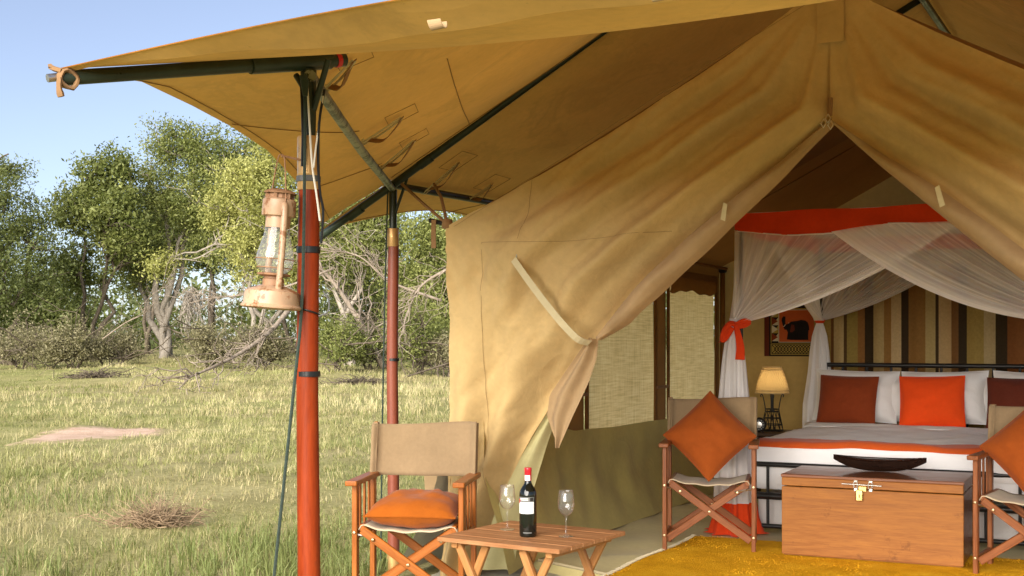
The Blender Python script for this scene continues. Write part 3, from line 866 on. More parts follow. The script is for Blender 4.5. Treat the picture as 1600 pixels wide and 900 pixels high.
def on_panel(u, z):
    d = (FP[:, 0] - u) ** 2 + (FP[:, 2] - z) ** 2
    k = np.argsort(d)[:4]; w = 1 / (d[k] + 1e-5)
    return Vector((u, float((FP[k, 1] * w).sum() / w.sum()) - .003, z))
front_panel("front_panel", True, 2.3)

# ---- the rolled inner edge of the door flaps
OUT = [(1.98, 2.215), (1.74, 2.035), (1.484, 1.85), (1.30, 1.705), (1.134, 1.565), (.95, 1.39), (.79, 1.225)]
INN = [(1.985, 2.20), (1.765, 1.985), (1.508, 1.755), (1.335, 1.60), (1.137, 1.43), (.975, 1.295), (.80, 1.212)]
def rolled(mirror):
    lo, li = lerp_path([(i / 6, *p) for i, p in enumerate(OUT)]), lerp_path([(i / 6, *p) for i, p in enumerate(INN)])
    b = MB()
    def fn(s, t):
        a, c = lo(t), li(t)
        u, z = a[0] + (c[0] - a[0]) * s, a[1] + (c[1] - a[1]) * s
        w = math.hypot(c[0] - a[0], c[1] - a[1])
        v = .035 - .35 * w * math.sin(math.pi * min(1, s * 1.1)) - .006 * math.sin(9 * t * math.pi + 5 * s) + .07 * sstep(.75, 1, t)
        if s > .85: v += (s - .85) * .4
        return (TW - u if mirror else u, v, z)
    b.grid(fn, 14, 60)
    o = b.build("flap_roll", M['flap_lining'], tent, smooth=True)
    return o
rolled(False); rolled(True)
# pale reinforcing patch where the roll begins
b = MB()
b.add([(1.527, -.075, 1.838), (1.508, -.075, 1.848), (1.490, -.06, 1.772), (1.512, -.06, 1.762)], [(0, 1, 2, 3)])
b.build("edge_strap", M['strap'], tent, solid=.003)
b = MB()
b.add([(2.443, -.075, 1.865), (2.462, -.075, 1.875), (2.484, -.06, 1.79), (2.462, -.06, 1.78)], [(0, 1, 2, 3)])
b.build("edge_strap", M['strap'], tent, solid=.003)
# ---- hanging end of the flap below the tie
def tail(mirror):
    L = lerp_path([(0, .765, 1.225), (.25, .65, 1.08), (.5, .535, .93), (.75, .515, .82), (1, .572, .665)])
    R = lerp_path([(0, .812, 1.215), (.2, .80, 1.12), (.45, .755, 1.0), (.75, .66, .82), (1, .582, .66)])
    b = MB()
    def fn(s, t):
        a, c = L(t), R(t)
        u, z = a[0] + (c[0] - a[0]) * s, a[1] + (c[1] - a[1]) * s
        v = .10 + .03 * t - .035 * math.sin(math.pi * s) - .020 * math.sin(s * 11 + 2 + t) * (1 - t * .4)
        return (TW - u if mirror else u, v, z)
    b.grid(fn, 16, 26)
    b.build("flap_tail", M['flap_lining'], tent, smooth=True)
tail(False); tail(True)
# ---- pale inner fold of the flap falling to the floor
b = MB()
def fn(s, t):
    lu, lz = interp([(0, .53, .86), (.35, .36, .60), (.6, .25, .40), (.8, .17, .2), (1, .11, .0)], t)
    ru, rz = interp([(0, .55, .85), (.25, .475, .66), (.6, .35, .28), (.8, .31, .12), (1, .29, .0)], t)
    return (lu + (ru - lu) * s + .0, .115 + .07 * s + .015 * math.sin(s * 7 + t * 3), lz + (rz - lz) * s + .004)
b.grid(fn, 12, 24); b.build("flap_fold", M['pale_fold'], tent, smooth=True)
# ---- tie strap with its hook
def strap(mirror):
    mu = (lambda u: TW - u) if mirror else (lambda u: u)
    b = MB()
    pts = [(.435, -.105, 1.615), (.52, -.115, 1.51), (.61, -.115, 1.40), (.70, -.095, 1.29), (.765, -.055, 1.215), (.80, .01, 1.195)]
    c = cr(pts, 18)
    def fn(s, t):
        p = c[min(17, round(t * 17))]
        off = (s - .5) * .034
        return (mu(p.x + off * .75), p.y, p.z + off * .7)
    b.grid(fn, 3, 18)
    st = b.build("tie_strap", M['strap'], tent, solid=.004)
    b = MB()
    ring = [(mu(.425 + .018 * math.cos(a)), -.085, 1.635 + .022 * math.sin(a)) for a in np.linspace(0, 2 * math.pi, 14)]
    b.tube(ring, .0035, 6)
    b.tube([(mu(.425), -.085, 1.655), (mu(.418), -.085, 1.69), (mu(.405), -.08, 1.70), (mu(.40), -.075, 1.685)], .0035, 6)
    b.build("strap_hook", M['steel'], tent, auto=40)
strap(False); strap(True)
# ---- seams of the front, the ridge patch and the zip head
def seam(pts, r=.003, m='seam', par=None):
    return rod("seam", pts, r, M[m], par or tent, 5)
def pseam(pts, n=40):
    seam([on_panel(p.x, p.z) for p in cr([Vector((a, 0, c)) for a, c in pts], n)], .0009)
pseam([(.20, 1.715), (.60, 1.70), (1.0, 1.72), (1.22, 1.735)]); pseam([(.20, 1.715), (.20, 1.2), (.21, .7), (.2, .2)]); pseam([(.50, 2.02), (.47, 1.86), (.45, 1.72)], 16)
pseam([(.05, 1.80), (.50, 2.03), (1.0, 2.29), (1.5, 2.55), (1.9, 2.75)], 50)
# ridge reinforcement patch
b = MB()
def fn(s, t): return (1.925 + .12 * s, -.012 - .004 * math.sin(math.pi * s), 2.80 - .25 * t)
b.grid(fn, 5, 6); b.build("ridge_patch", M['canvas_front'], tent, solid=.004)
# zip pulls at the top of the opening
b = MB()
for du, dz in ((-.02, -.02), (.012, -.03), (.0, .0)):
    b.tube([(1.98 + du, -.03, 2.225 + dz), (1.98 + du + .012, -.035, 2.205 + dz), (1.98 + du, -.036, 2.185 + dz), (1.98 + du - .012, -.035, 2.205 + dz), (1.98 + du, -.03, 2.225 + dz)], .0035, 6)
b.build("zip_pull", M['steel'], tent, auto=40)
b = MB()
b.tube([(1.985, -.012, 2.30), (1.985, -.022, 2.22)], .012, 6); b.build("zip_slot", M['strap_brown'], tent, auto=40)

# ---- walls
def panel_grid(name, uvs, mat, holes=(), axis_u=None, axis_v=None, thick=0.0, at=None):
    """flat wall of cells; cells inside a hole are left open"""
    b = MB(); ns, nt_ = len(axis_u), len(axis_v)
    vs = [at(a, c) for c in axis_v for a in axis_u]; fs = []
    for j in range(nt_ - 1):
        for i in range(ns - 1):
            mu_, mv = (axis_u[i] + axis_u[i + 1]) / 2, (axis_v[j] + axis_v[j + 1]) / 2
            if any(h[0] < mu_ < h[1] and h[2] < mv < h[3] for h in holes): continue
            fs.append((j * ns + i, j * ns + i + 1, (j + 1) * ns + i + 1, (j + 1) * ns + i))
    b.add(vs, fs)
    return b.build(name, mat, tent, smooth=False)
WZ0, WZ1 = .52, 1.69
W1, W2 = (1.78, 3.02), (3.32, 4.46)
au = [0.02, .6, 1.2, W1[0], 2.1, 2.4, 2.7, W1[1], 3.17, W2[0], 3.6, 3.9, 4.2, W2[1], TL]
av = [-.05, .25, WZ0, .9, 1.3, WZ1, WALL]
holes = [(*W1, WZ0, WZ1), (*W2, WZ0, WZ1)]
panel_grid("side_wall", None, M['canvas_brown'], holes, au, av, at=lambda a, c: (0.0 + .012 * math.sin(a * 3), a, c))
panel_grid("side_wall", None, M['canvas_brown'], [(.3, 2.1, WZ0, WZ1), (2.4, 4.35, WZ0, WZ1)], [0.02, .3, .9, 1.5, 2.1, 2.4, 3.0, 3.6, 4.35, TL], av, at=lambda a, c: (TW, a, c))  # unseen wall; its openings are enlarged to bring light onto the bed
# window surrounds: sewn canvas frames, cross band, mesh blinds
for k, (a, c) in enumerate((W1, W2)):
    b = MB()
    w = .05
    b.box((.018, a - w / 2 + .01, (WZ0 + WZ1) / 2), (.012, w, WZ1 - WZ0 + .04))
    b.box((.018, c + w / 2 - .01, (WZ0 + WZ1) / 2), (.012, w, WZ1 - WZ0 + .04))
    b.box((.0185, (a + c) / 2, WZ1 + .03), (.012, c - a + .08, .05))
    b.build("window_frame", M['canvas_brown'], tent, bevel=.003)
    b = MB()
    def fn(s, t, a=a, c=c): 
        return (.006 + .007 * math.sin(s * 9) * math.sin(t * 5 + k), a + (c - a) * s, WZ0 + (WZ1 - .0 - WZ0) * t)
    b.grid(fn, 16, 16)
    bl = b.build("window_blind", M['blind'], tent, smooth=True)
    b = MB()      # dark strip for the canvas roll and its shadow on the blind
    def fn2(s, t, a=a, c=c):
        y = a + .01 + (c - a - .02) * s
        return (.022 + .012 * math.sin(math.pi * t), y, WZ1 + .005 - t * (.11 + .012 * math.sin(s * 9 + 1) + .008 * math.sin(s * 23)))
    b.grid(fn2, 22, 5)
    b.build("roll_and_shadow", M['canvas_brown'], tent, smooth=True)
b = MB()      # horizontal webbing band along the wall
b.box((.026, 1.52, .86), (.006, .48, .022)); b.build("wall_band", M['strap_brown'], tent)
b = MB(); b.box((.026, 3.17, .86), (.006, .26, .022)); b.build("wall_band", M['strap_brown'], tent)
# back wall with its gable, and the roof
b = MB()
def fn(s, t):
    u = TW * s; top = WALL + (RIDGE - WALL) * (1 - abs(u - CU) / CU)
    return (u, TL + .012 * math.sin(u * 7) , -.05 + (top + .05) * t)
b.grid(fn, 41, 14); b.build("end_wall", M['canvas_inner'], tent, smooth=True)
def roof(side):
    b = MB()
    def fn(s, t):
        u = CU * (1 - t) if side < 0 else CU + CU * t
        z = RIDGE - (RIDGE - WALL) * t - .035 * math.sin(math.pi * t) - .012 * math.sin(s * 15) * math.sin(math.pi * t)
        return (u, .03 + (TL - .03) * s, z - .004)
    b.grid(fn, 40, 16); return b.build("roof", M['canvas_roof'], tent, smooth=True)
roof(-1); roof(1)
rod("ridge_pole", [(CU, .1, 2.76), (CU, TL - .05, 2.76)], .024, M['green_paint'], tent)
rod("eave_tube", [(.09, .05, 1.84 - .03), (.09, TL - .05, 1.81)], .013, M['canvas_brown'], tent)
rod("corner_tube", [(.06, TL - .06, 0), (.06, TL - .06, 1.78)], .022, M['canvas_brown'], tent)
b = MB(); b.box((.06, TL - .06, 1.80), (.06, .06, .05)); b.build("corner_joint", M['black_metal'], tent, bevel=.008)
for yy in (1.5, 3.0):
    seam([(CU - .02, yy, 2.79), (1.0, yy, 2.29), (.06, yy, 1.82)], .004)
    seam([(CU + .02, yy, 2.79), (2.96, yy, 2.29), (3.9, yy, 1.82)], .004)
b = MB()      # patch of darker cloth on the inside of the roof
b.add([(1.05, 1.9, 2.29), (1.55, 1.9, 2.545), (1.55, 2.6, 2.545), (1.05, 2.6, 2.29)], [(0, 1, 2, 3)])
b.build("roof_patch", M['canvas_brown'], tent)

# ---- olive mud wall along the foot of the side wall, sweeping round behind the flap
b = MB()
mw = [(.17, .03), (.13, .3), (.10, .7), (.08, 1.1), (.06, 1.5), (.05, 2.2), (.05, 3.0), (.05, 3.8), (.06, 4.5)]
mc = cr([Vector((p[0], p[1], 0)) for p in mw], 90)
def fn(s, t):
    p = mc[round(s * 89)]
    top = interp([(0, .95), (.3, .90), (1.0, .80), (1.25, .68), (1.45, .64), (3, .62), (4.6, .615)], p.y)[0] + .004 * math.sin(p.y * 5)
    f = .011 * math.sin(p.y * 8 + 1.3 * math.sin(p.y * 3) + t * 3.5) + .006 * math.sin(p.y * 21 - t * 5) + .010 * float(fbm(p.y * 2.5, t * 2, 6.0))
    lean = .17 * (1 - t) ** 2
    return (p.x + lean + f * (.3 + .7 * math.sin(math.pi * min(1, t * .9 + .05))), p.y + .02 * math.sin(9 * t + 3 * p.y), .008 + (top - .008) * t)
b.grid(fn, 90, 16); b.build("mud_wall", M['olive'], tent, smooth=True)
b = MB()
def fn(s, t):
    v = .05 + 4.4 * s
    return (TW - .05 - .1 * (1 - t) ** 2 - .012 * math.sin(v * 11), v, .008 + .6 * t)
b.grid(fn, 60, 8); b.build("mud_wall", M['olive'], tent, smooth=True)
# ---- groundsheet inside, its front edge cut on the slant, and the edging cord
b = MB()
def fn(s, t):
    u = -.10 + (TW + .2) * s
    v0 = interp([(-.2, .74), (-.126, .69), (.80, .285), (1.6, .05), (4.2, -.1)], u)[0]
    v = v0 + (TL + .02 - v0) * t
    z = .0 + .006 * float(fbm(u * 3, v * 3, 2.0)) * (1 if .02 < t else 0) + .007 * math.sin(v * 9 + 2 * math.sin(u * 4)) * math.exp(-max(0, u - .7) * 1.8) * (t > .02)
    return (u, v, z)
b.grid(fn, 70, 70)
b.build("groundsheet", M['floor'], tent, smooth=True)
edge = [(u, interp([(-.2, .74), (-.126, .69), (.80, .285), (1.6, .05), (4.2, -.1)], u)[0] - .004, .004) for u in np.linspace(-.1, 4.0, 30)]
seam(edge, .009, 'strap')
b = MB()      # front upstand of the groundsheet
for k in range(29):
    a, c = edge[k], edge[k + 1]
    b.add([(a[0], a[1], 0), (c[0], c[1], 0), (c[0], c[1] - .03, -.055), (a[0], a[1] - .03, -.055)], [(0, 1, 2, 3)])
b.build("sheet_edge", M['floor'], tent)
# pale apron sheet under the porch and the pale sod cloth at the outer corner
b = MB()
def fn(s, t):
    u = interp([(0, -.40), (1, .16)], t)[0] + (4.2 + .40) * s; v = .95 - 2.1 * t
    if s == 0 and t > .3: u += .02 * math.sin(t * 40)
    edge_ = min(1, min(s, 1 - s, 1 - t) * 30)
    return (u, v, -.052 + edge_ * (.004 + .012 * abs(float(fbm(u * 3.5, v * 3.5, 5.0)))))
b.grid(fn, 90, 50)
ap = b.build("porch_sheet", M['pale_sheet'], None, smooth=True, loc=TO, rot=(0, 0, YAW)); tag(ap, "pale wrinkled canvas sheet lying under the porch", "ground sheet")
b = MB()
def fn(s, t):
    v = -.03 + 1.5 * s
    return (-.03 - .30 * (1 - t) ** 1.6 + .015 * math.sin(v * 14), v, -.035 + .62 * t)
b.grid(fn, 40, 12); b.build("sod_cloth", M['pale_sheet'], tent, smooth=True)
b = MB()
def fn(s, t):
    return (-.20 + .24 * s - .02 * math.sin(t * 3), .12 + .1 * s, .70 - .36 * t)
b.grid(fn, 8, 10); b.build("side_flap", M['flap_lining'], tent, smooth=True)
# corner guy straps up to the fly frame
CORN = Vector((0.0, -.01, 1.815))
seam([CORN, (-.16, .02, 1.93), (-.36, .12, 2.06)], .009, 'strap_brown'); seam([CORN, (-.10, .10, 1.97), (-.24, .26, 2.07)], .009, 'strap_brown')
b = MB(); b.lathe([(.001, .03), (.028, .025), (.03, -.02), (.001, -.03)], 8, tuple(CORN)); b.build("corner_knot", M['strap_brown'], tent, smooth=True)

# ================================================================== FLY SHEET over the tent and porch
fly = thing("fly_sheet", "broad ochre canvas fly sheet stretched over the tent and porch", "canopy", TO, YAW)
T1 = P(93, 120, 3.53)
def loc_(p):      # world -> tent coordinates
    r = Vector(p) - TO
    return Vector((r.x * TC - r.y * TS, r.x * TS + r.y * TC, r.z))
t1 = loc_(T1); NP_ = Vector((.823, -2.34, 2.118)); RP = Vector((-.446, .166, 2.065))
tubeR = .022
up = Vector((0, 0, tubeR + .006))
F_ = Vector((CU, -.35, 3.40)); G_ = Vector((CU, .166, 3.44))
T2 = Vector((-.95, .166, 1.80)); T3 = Vector((-.95, 2.67, 1.86)); Q3 = Vector((-.446, 2.67, 2.12)); G3 = Vector((CU, 2.67, 3.44))
T4 = Vector((-.95, 5.2, 1.83)); Q4 = Vector((-.446, 5.2, 2.10)); G4 = Vector((CU, 5.2, 3.44))
ST = [(t1 + up * .35, NP_ + up * .72, F_), (T2 + up, RP + up * 1.4, G_), (T3 + up, Q3 + up, G3), (T4 + up, Q4 + up, G4)]
# scalloped eave of the front bay, given as points in the air with their own distance
SC = [loc_(P(*p)) for p in [(93, 112, 3.53), (160, 118, 3.72), (222, 128, 3.97), (300, 165, 4.42), (360, 197, 4.87), (418, 235, 5.37), (462, 282, 5.9), (487, 318, 6.45), (503, 350, 7.05)]]
def station(i, t):
    a, b_, c = ST[i]
    if t < .3: return a.lerp(b_, t / .3)
    p = b_.lerp(c, (t - .3) / .7); p.z -= .03 * math.sin(math.pi * (t - .3) / .7)
    return p
def surf(i, s, t):
    p = station(i, t).lerp(station(i + 1, t), s)
    e = ST[i][0].lerp(ST[i + 1][0], s)
    if i == 0:
        f = s * 8; k = min(7, int(f)); edge = SC[k].lerp(SC[k + 1], f - k)
        k2 = min(1, max(0, f - k)); 
    else:
        edge = e + Vector((.13, 0, .19)) * math.sin(math.pi * s)
    w = max(0, 1 - t / .3)
    p = p + (edge - e) * w ** 1.2
    if t > .3: p.z -= .05 * math.sin(math.pi * s) * math.sin(math.pi * (t - .3) / .7)
    p.z += .008 * float(fbm(p.x * 2.5, p.y * 2.5, 4.0)) * min(1, t * 6)
    return p
SCc = cr(SC, 9)
for i in range(3):
    for mir in (False, True):
        b = MB()
        def fn(s, t, i=i, mir=mir):
            p = surf(i, s, t)
            return (TW - p.x if mir else p.x, p.y, p.z)
        b.grid(fn, 33, 41)
        b.build("fly_panel", M['canvas_fly'], fly, smooth=True)
# front panel between the two porch poles, with the drooping hem
def crest(s):
    a = ST[0][0]; c = Vector((TW - a.x, a.y, a.z)); p = a.lerp(c, s)
    p.z += .012 + .05 * math.sin(math.pi * s); p.y -= .03 * math.sin(math.pi * s)
    return p
b = MB()
def fn(s, t):
    a = station(0, t); c = Vector((TW - a.x, a.y, a.z)); p = a.lerp(c, s)
    w = max(0, 1 - t / .3)
    p = p + (crest(s) - ST[0][0].lerp(Vector((TW - ST[0][0].x, ST[0][0].y, ST[0][0].z)), s)) * w
    p.z -= .06 * math.sin(math.pi * s) * math.sin(math.pi * t)
    return tuple(p)
b.grid(fn, 49, 33); b.build("fly_panel", M['canvas_fly'], fly, smooth=True)
def hem(s):
    dr = interp([(0, .012), (.1, .02), (.2, .045), (.33, .075), (.5, .07), (.65, .068), (.8, .05), (1, .012)], s)[0]
    return dr
b = MB()
def fn(s, t):
    p = crest(s); d = hem(s)
    return (p.x, p.y + .16 * t * (d / .07), p.z + .003 - .62 * d * t + .004 * math.sin(s * 40) * t)
b.grid(fn, 80, 6); b.build("valance", M['canvas_fly'], fly, smooth=True)
# stitched seams on the underside
def fseam(i, pts):
    seam([surf(i, s, t) - Vector((0, 0, .005)) for s, t in pts], .0022, 'seam', fly)
fseam(0, [(s, .035 * (1 - 0) ) for s in np.linspace(.03, .99, 40)])
fseam(0, [(.47, t) for t in np.linspace(.02, .3, 12)])
fseam(0, [(.8, t) for t in np.linspace(.02, .3, 12)])
fseam(0, [(s, .44) for s in np.linspace(.30, .98, 20)])
fseam(0, [(.97, t) for t in np.linspace(.3, .98, 20)])
fseam(1, [(s, .03) for s in np.linspace(.01, .99, 20)])
fseam(1, [(.5, t) for t in np.linspace(.02, .98, 20)])
for sd_ in ():
    seam([Vector((crest(s).x, crest(s).y - .02, crest(s).z - hem(s) * .8)) for s in np.linspace(.02, .2, 10)], .003, 'seam', fly)
    break
# sewn patches with ties, and webbing loops along the hem
def tie_tab(i, s, t, ds, dt, target):
    c = surf(i, s, t)
    q_ = [surf(i, s + a * ds, t + e * dt) - Vector((0, 0, .010)) for a, e in ((-1, -1), (1, -1), (1, 1), (-1, 1))]
    for a, e in ((0, 1), (1, 2), (2, 3), (3, 0)):
        seam([q_[a], q_[e]], .0014, 'seam', fly)
    c = c - Vector((0, 0, .02)); tg = Vector(target)
    pts = [c, c.lerp(tg, .5) - Vector((0, 0, .004)), tg]
    b = MB()
    for j in (-1, 1):
        b.tube(cr([c + Vector((0, j * .008, 0)), c.lerp(tg, .5) + Vector((0, j * .014, -.015)), tg + Vector((0, j * .012, -tubeR)), tg + Vector((0.02, j * .012, -.002))], 9), .005, 5)
    b.build("tie", M['strap'], fly, auto=50)
    b = MB()
    pl = cr([c, c + Vector((-.03, .01, -.03)), c.lerp(tg, .45) + Vector((0, 0, -.055)), c.lerp(tg, .8) + Vector((0, 0, -.02))], 12)
    def fn(a, e): 
        p = pl[round(e * 11)]; return (p.x, p.y + (a - .5) * .03, p.z + (a - .5) * .02)
    b.grid(fn, 2, 12); b.build("tie_end", M['strap_brown'], fly, solid=.003)
pur = lambda t: NP_.lerp(RP, t)
tie_tab(0, .50, .36, .035, .022, pur(.50)); tie_tab(0, .74, .36, .035, .022, pur(.76)); tie_tab(0, .08, .34, .03, .02, pur(.12))
tie_tab(1, .12, .37, .035, .022, RP.lerp(Q3, .13)); tie_tab(1, .36, .34, .04, .022, RP.lerp(Q3, .34))
for s, big in ((.425, .019), (.615, .021)):
    p = crest(s); z0 = p.z - hem(s)
    b = MB()
    def fn(a, e):
        q = e * math.pi
        return (p.x + (a - .5) * big * 1.9 + .004 * math.sin(q), p.y + .012 - .016 * math.cos(q), z0 + .012 - big * 1.15 * math.sin(q) * (1 - .12 * a))
    b.grid(fn, 3, 14); b.build("webbing_loop", M['flap_lining'], fly, solid=.002)
# tip tie
tp = loc_(P(105, 124, 3.53))
b = MB()
for k in range(3):
    b.tube([tp + Vector((.004 * k + .026 * math.cos(a) * .3, .025 * math.cos(a), .025 * math.sin(a) + .003 * math.sin(3 * a + k))) for a in np.linspace(0, 2 * math.pi, 12)], .006, 6)
b.tube(cr([tp + Vector((0, -.028, 0)), tp + Vector((.004, -.034, -.03)), tp + Vector((.008, -.03, -.055))], 6), [.006, .009, .008, .009, .011, .010], 5)
b.tube(cr([tp + Vector((-.0, -.02, .02)), tp + Vector((-.03, -.03, .03)), tp + Vector((-.028, -.035, .035))], 4), .008, 5)
b.build("tip_tie", M['strap_brown'], fly, auto=60)
# loose thread lying over the front edge
rod("guy_line", [loc_(P(640, 22, 3.2)), loc_(P(690, 10, 3.4)), loc_(P(722, -14, 3.9)), loc_(P(760, -70, 5.0))], .0025, M['cord_pale'], fly, 5)

# ---- frame of the fly: rafters, purlins
frame = thing("roof_frame", "dark green steel tube frame holding up the fly sheet", "frame", TO, YAW)
tdir = (NP_ - t1)
rod("rafter", [t1 + Vector((0, 0, -.004)), t1.lerp(NP_, .72) , NP_ - tdir * .12, NP_ + tdir * .17], tubeR, M['green_paint'], frame, 12)
rod("rafter_tip", [t1 - tdir.normalized() * .035 + Vector((0, 0, -.002)), t1], .012, M['steel'], frame, 8)
rod("sleeve", [NP_ - tdir * .26, NP_ + tdir * .10], tubeR + .006, M['green_paint'], frame, 12)
rod("red_band", [NP_ + tdir * .125, NP_ + tdir * .145], tubeR + .002, M['red_foil'], frame, 12)
rd = (G_ - RP); 
rod("rafter", [T2 + Vector((0, 0, -.01)), RP, RP.lerp(G_, .5) - Vector((0, 0, .0)), G_ - Vector((0, 0, .03))], tubeR, M['green_paint'], frame, 12)
rod("sleeve", [RP.lerp(G_, -.12), RP.lerp(G_, -.085)], tubeR + .004, M['green_paint'], frame, 12)
rod("sleeve", [RP.lerp(G_, .07), RP.lerp(G_, .10)], tubeR + .004, M['green_paint'], frame, 12)
pv = Vector((-.012, .0, -.05))
rod("purlin", [NP_ + Vector((.02, -.02, -.05)), pur(.5) + Vector((0, 0, -.05)), RP + Vector((0, -.01, -.02))], .020, M['galv'], frame, 12)
rod("purlin", [RP + Vector((0, .01, .0)), Q3 + Vector((0, 0, -.02))], .020, M['green_paint'], frame, 12)
rod("purlin", [Q3 + Vector((0, .02, -.02)), Q4 + Vector((0, 0, -.02))], .020, M['green_paint'], frame, 12)
rod("rafter", [T3 + Vector((0, 0, -.01)), Q3, G3 - Vector((0, 0, .03))], tubeR, M['green_paint'], frame, 12)
rod("ridge_tube", [F_ + Vector((0, .05, -.04)), G4 + Vector((0, 0, -.04))], .024, M['green_paint'], frame, 12)
mx = lambda p: Vector((TW - p.x, p.y, p.z))
rod("rafter", [mx(T2) + Vector((0, 0, -.01)), mx(RP), mx(G_) - Vector((0, 0, .03))], tubeR, M['green_paint'], frame, 12)
rod("rafter", [mx(t1), mx(NP_), mx(NP_ + tdir * .17)], tubeR, M['green_paint'], frame, 12)
rod("purlin", [mx(NP_) + Vector((0, 0, -.05)), mx(RP) + Vector((0, 0, -.02))], .020, M['galv'], frame, 12)
rod("purlin", [mx(RP), mx(Q3)], .020, M['green_paint'], frame, 12)
# black stub tube by the tent corner with a hanging strap
rod("stub_tube", [(-.13, .03, 1.845), (.06, .02, 1.80)], .013, M['black_metal'], frame, 10)
b = MB()
def fn(a, e): return (-.105 + .028 * a, .005 - .004 * math.sin(e * 3), 1.845 - .15 * e)
b.grid(fn, 2, 8); b.build("hanging_strap", M['strap_brown'], frame, solid=.003)

# ================================================================== POLES
def pole(label, base, ztop, dia, shaft_mat, bands, z_sleeve0, z_sleeve1, braces, foot=None, group="red wooden poles of the porch"):
    r = dia / 2
    root = thing("porch_pole", label, "pole", base, YAW, group)
    b = MB()
    zs = [0.0 if foot is None else foot, .3, .7, 1.1, 1.45, z_sleeve0 - base[2] + .01]
    b.tube([(.003 * math.sin(z * 4), .003 * math.cos(z * 3), z) for z in zs], [r * 1.06, r * 1.05, r * 1.03, r, r * .99, r * .97], 20)
    b.build("shaft", shaft_mat, root, auto=40)
    z0, z1 = z_sleeve0 - base[2], z_sleeve1 - base[2]
    b = MB(); b.lathe([(r * 1.0, z0), (r * 1.05, z0 + .004), (r * 1.03, z0 + .05), (r * 1.05, z0 + .052), (r * 1.03, z0 + .056), (r * 1.03, z1 - .006), (r * .98, z1), (r * .6, z1)], 20)
    b.build("sleeve", M['brass'], root, auto=40)
    b = MB(); b.tube([(0, 0, z1 - .03), (0, 0, z1 + .08), (0, 0, ztop - base[2] - tubeR - .004)], [r * .62, r * .70, r * .74], 14)
    b.build("steel_post", M['green_paint'], root, auto=40)
    if foot:
        b = MB(); b.lathe([(r * 1.1, 0), (r * 1.1, foot), (r * .9, foot + .004)], 18); b.build("sleeve", M['brass'], root, auto=40)
    for z, h in bands:
        b = MB(); z -= base[2]
        b.lathe([(r * 1.045, z), (r * 1.09, z + .001), (r * 1.09, z + h - .001), (r * 1.045, z + h)], 20); b.build("tape_band", M['tape'], root, auto=40)
    for p0, p1, rr in braces:
        rod("brace", [p0, p1], rr, M['green_paint'], root, 8)
    return root
gN, gR = -.06, -.06
BN = T(NP_.x, NP_.y, gN)
nearp = pole("near red varnished pole carrying the hanging lantern", BN, NP_.z, .071, M['pole_red'], [(1.094, .018), (1.495, .022)], 1.70, 1.875,
     [((.02, .0, 2.02), (.085, -.01, 2.175), .010), ((-.01, -.01, 2.09), (-.05, .0, 2.14), .010)])
BR = T(RP.x, RP.y, gR)
farp = pole("far darker red pole behind the empty-backed chair", BR, RP.z, .062, M['pole_dark'], [(1.095, .016)], 1.725, 1.825,
     [((.015, .0, 1.97), (.085, .012, 2.16), .008)], foot=.10)
BM = T(TW - NP_.x, NP_.y, gN)
# wires, cables and hooks on the near pole
w2 = lambda px, py, d=4.02: P(px, py, d)
cab = thing("electric_cable", "black and white cables running down the upper near pole", "cable", w2(480, 115, 4.02))
c0 = Vector(cab.location)
rod("black_cord", cr([w2(470, 118) - c0, w2(473, 200, 4.01) - c0, w2(472, 260, 4.01) - c0], 8), .0045, M['tape'], cab, 6)
rod("black_cord", cr([w2(507, 140) - c0, w2(499, 190, 4.0) - c0, w2(497, 250, 4.01) - c0, w2(500, 300, 4.01) - c0, w2(505, 330, 4.01) - c0, w2(502, 380, 4.01) - c0], 20), .0045, M['tape'], cab, 6)
rod("white_wire", cr([w2(480, 130, 4.01) - c0, w2(484, 200, 4.0) - c0, w2(488, 260, 4.0) - c0, w2(494, 300, 4.0) - c0, w2(500, 345, 4.01) - c0], 20), .0035, M['cable_white'], cab, 6)
rod("white_wire", cr([w2(505, 150, 4.01) - c0, w2(495, 220, 4.0) - c0, w2(490, 262, 4.0) - c0], 12), .003, M['cable_white'], cab, 6)
b = MB(); zc = EYE + (530 - 280) / FPX * 4.06
b.lathe([(.0375, -.010), (.0400, -.009), (.0400, .009), (.0375, .010)], 20, tuple(Vector((BN.x, BN.y, zc)) - c0)); b.build("tape_band", M['cable_grey'], cab, auto=40)
rope = thing("guy_rope", "dark green guy rope slanting down past the near pole", "rope", P(428, 903, 3.99), 0, "green guy ropes")
r0 = Vector(rope.location)
rod("strand", [p - r0 for p in cr([P(477, 150, 4.01), P(476, 250, 4.0), P(474, 400, 4.0), P(470, 500, 4.0), P(460, 600, 3.98), P(441, 780, 3.99), P(428, 903, 3.99)], 30)], .0055, M['rope'], rope, 6)
kn = b = MB(); b.tube([P(474, 118, 4.0) - r0, P(476, 128, 4.0) - r0, P(477, 150, 4.0) - r0], [.012, .014, .008], 8); b.build("knot", M['rope'], rope, auto=60)
rope2 = thing("guy_rope", "thin dark guy rope hanging beside the far pole", "rope", P(597, 690, 6.9), 0, "green guy ropes")
r0 = Vector(rope2.location)
rod("strand", [p - r0 for p in cr([P(606, 300, 6.82), P(603, 400, 6.85), P(600, 530, 6.88), P(597, 690, 6.9), P(595, 885, 6.95)], 24)], .005, M['rope'], rope2, 6)
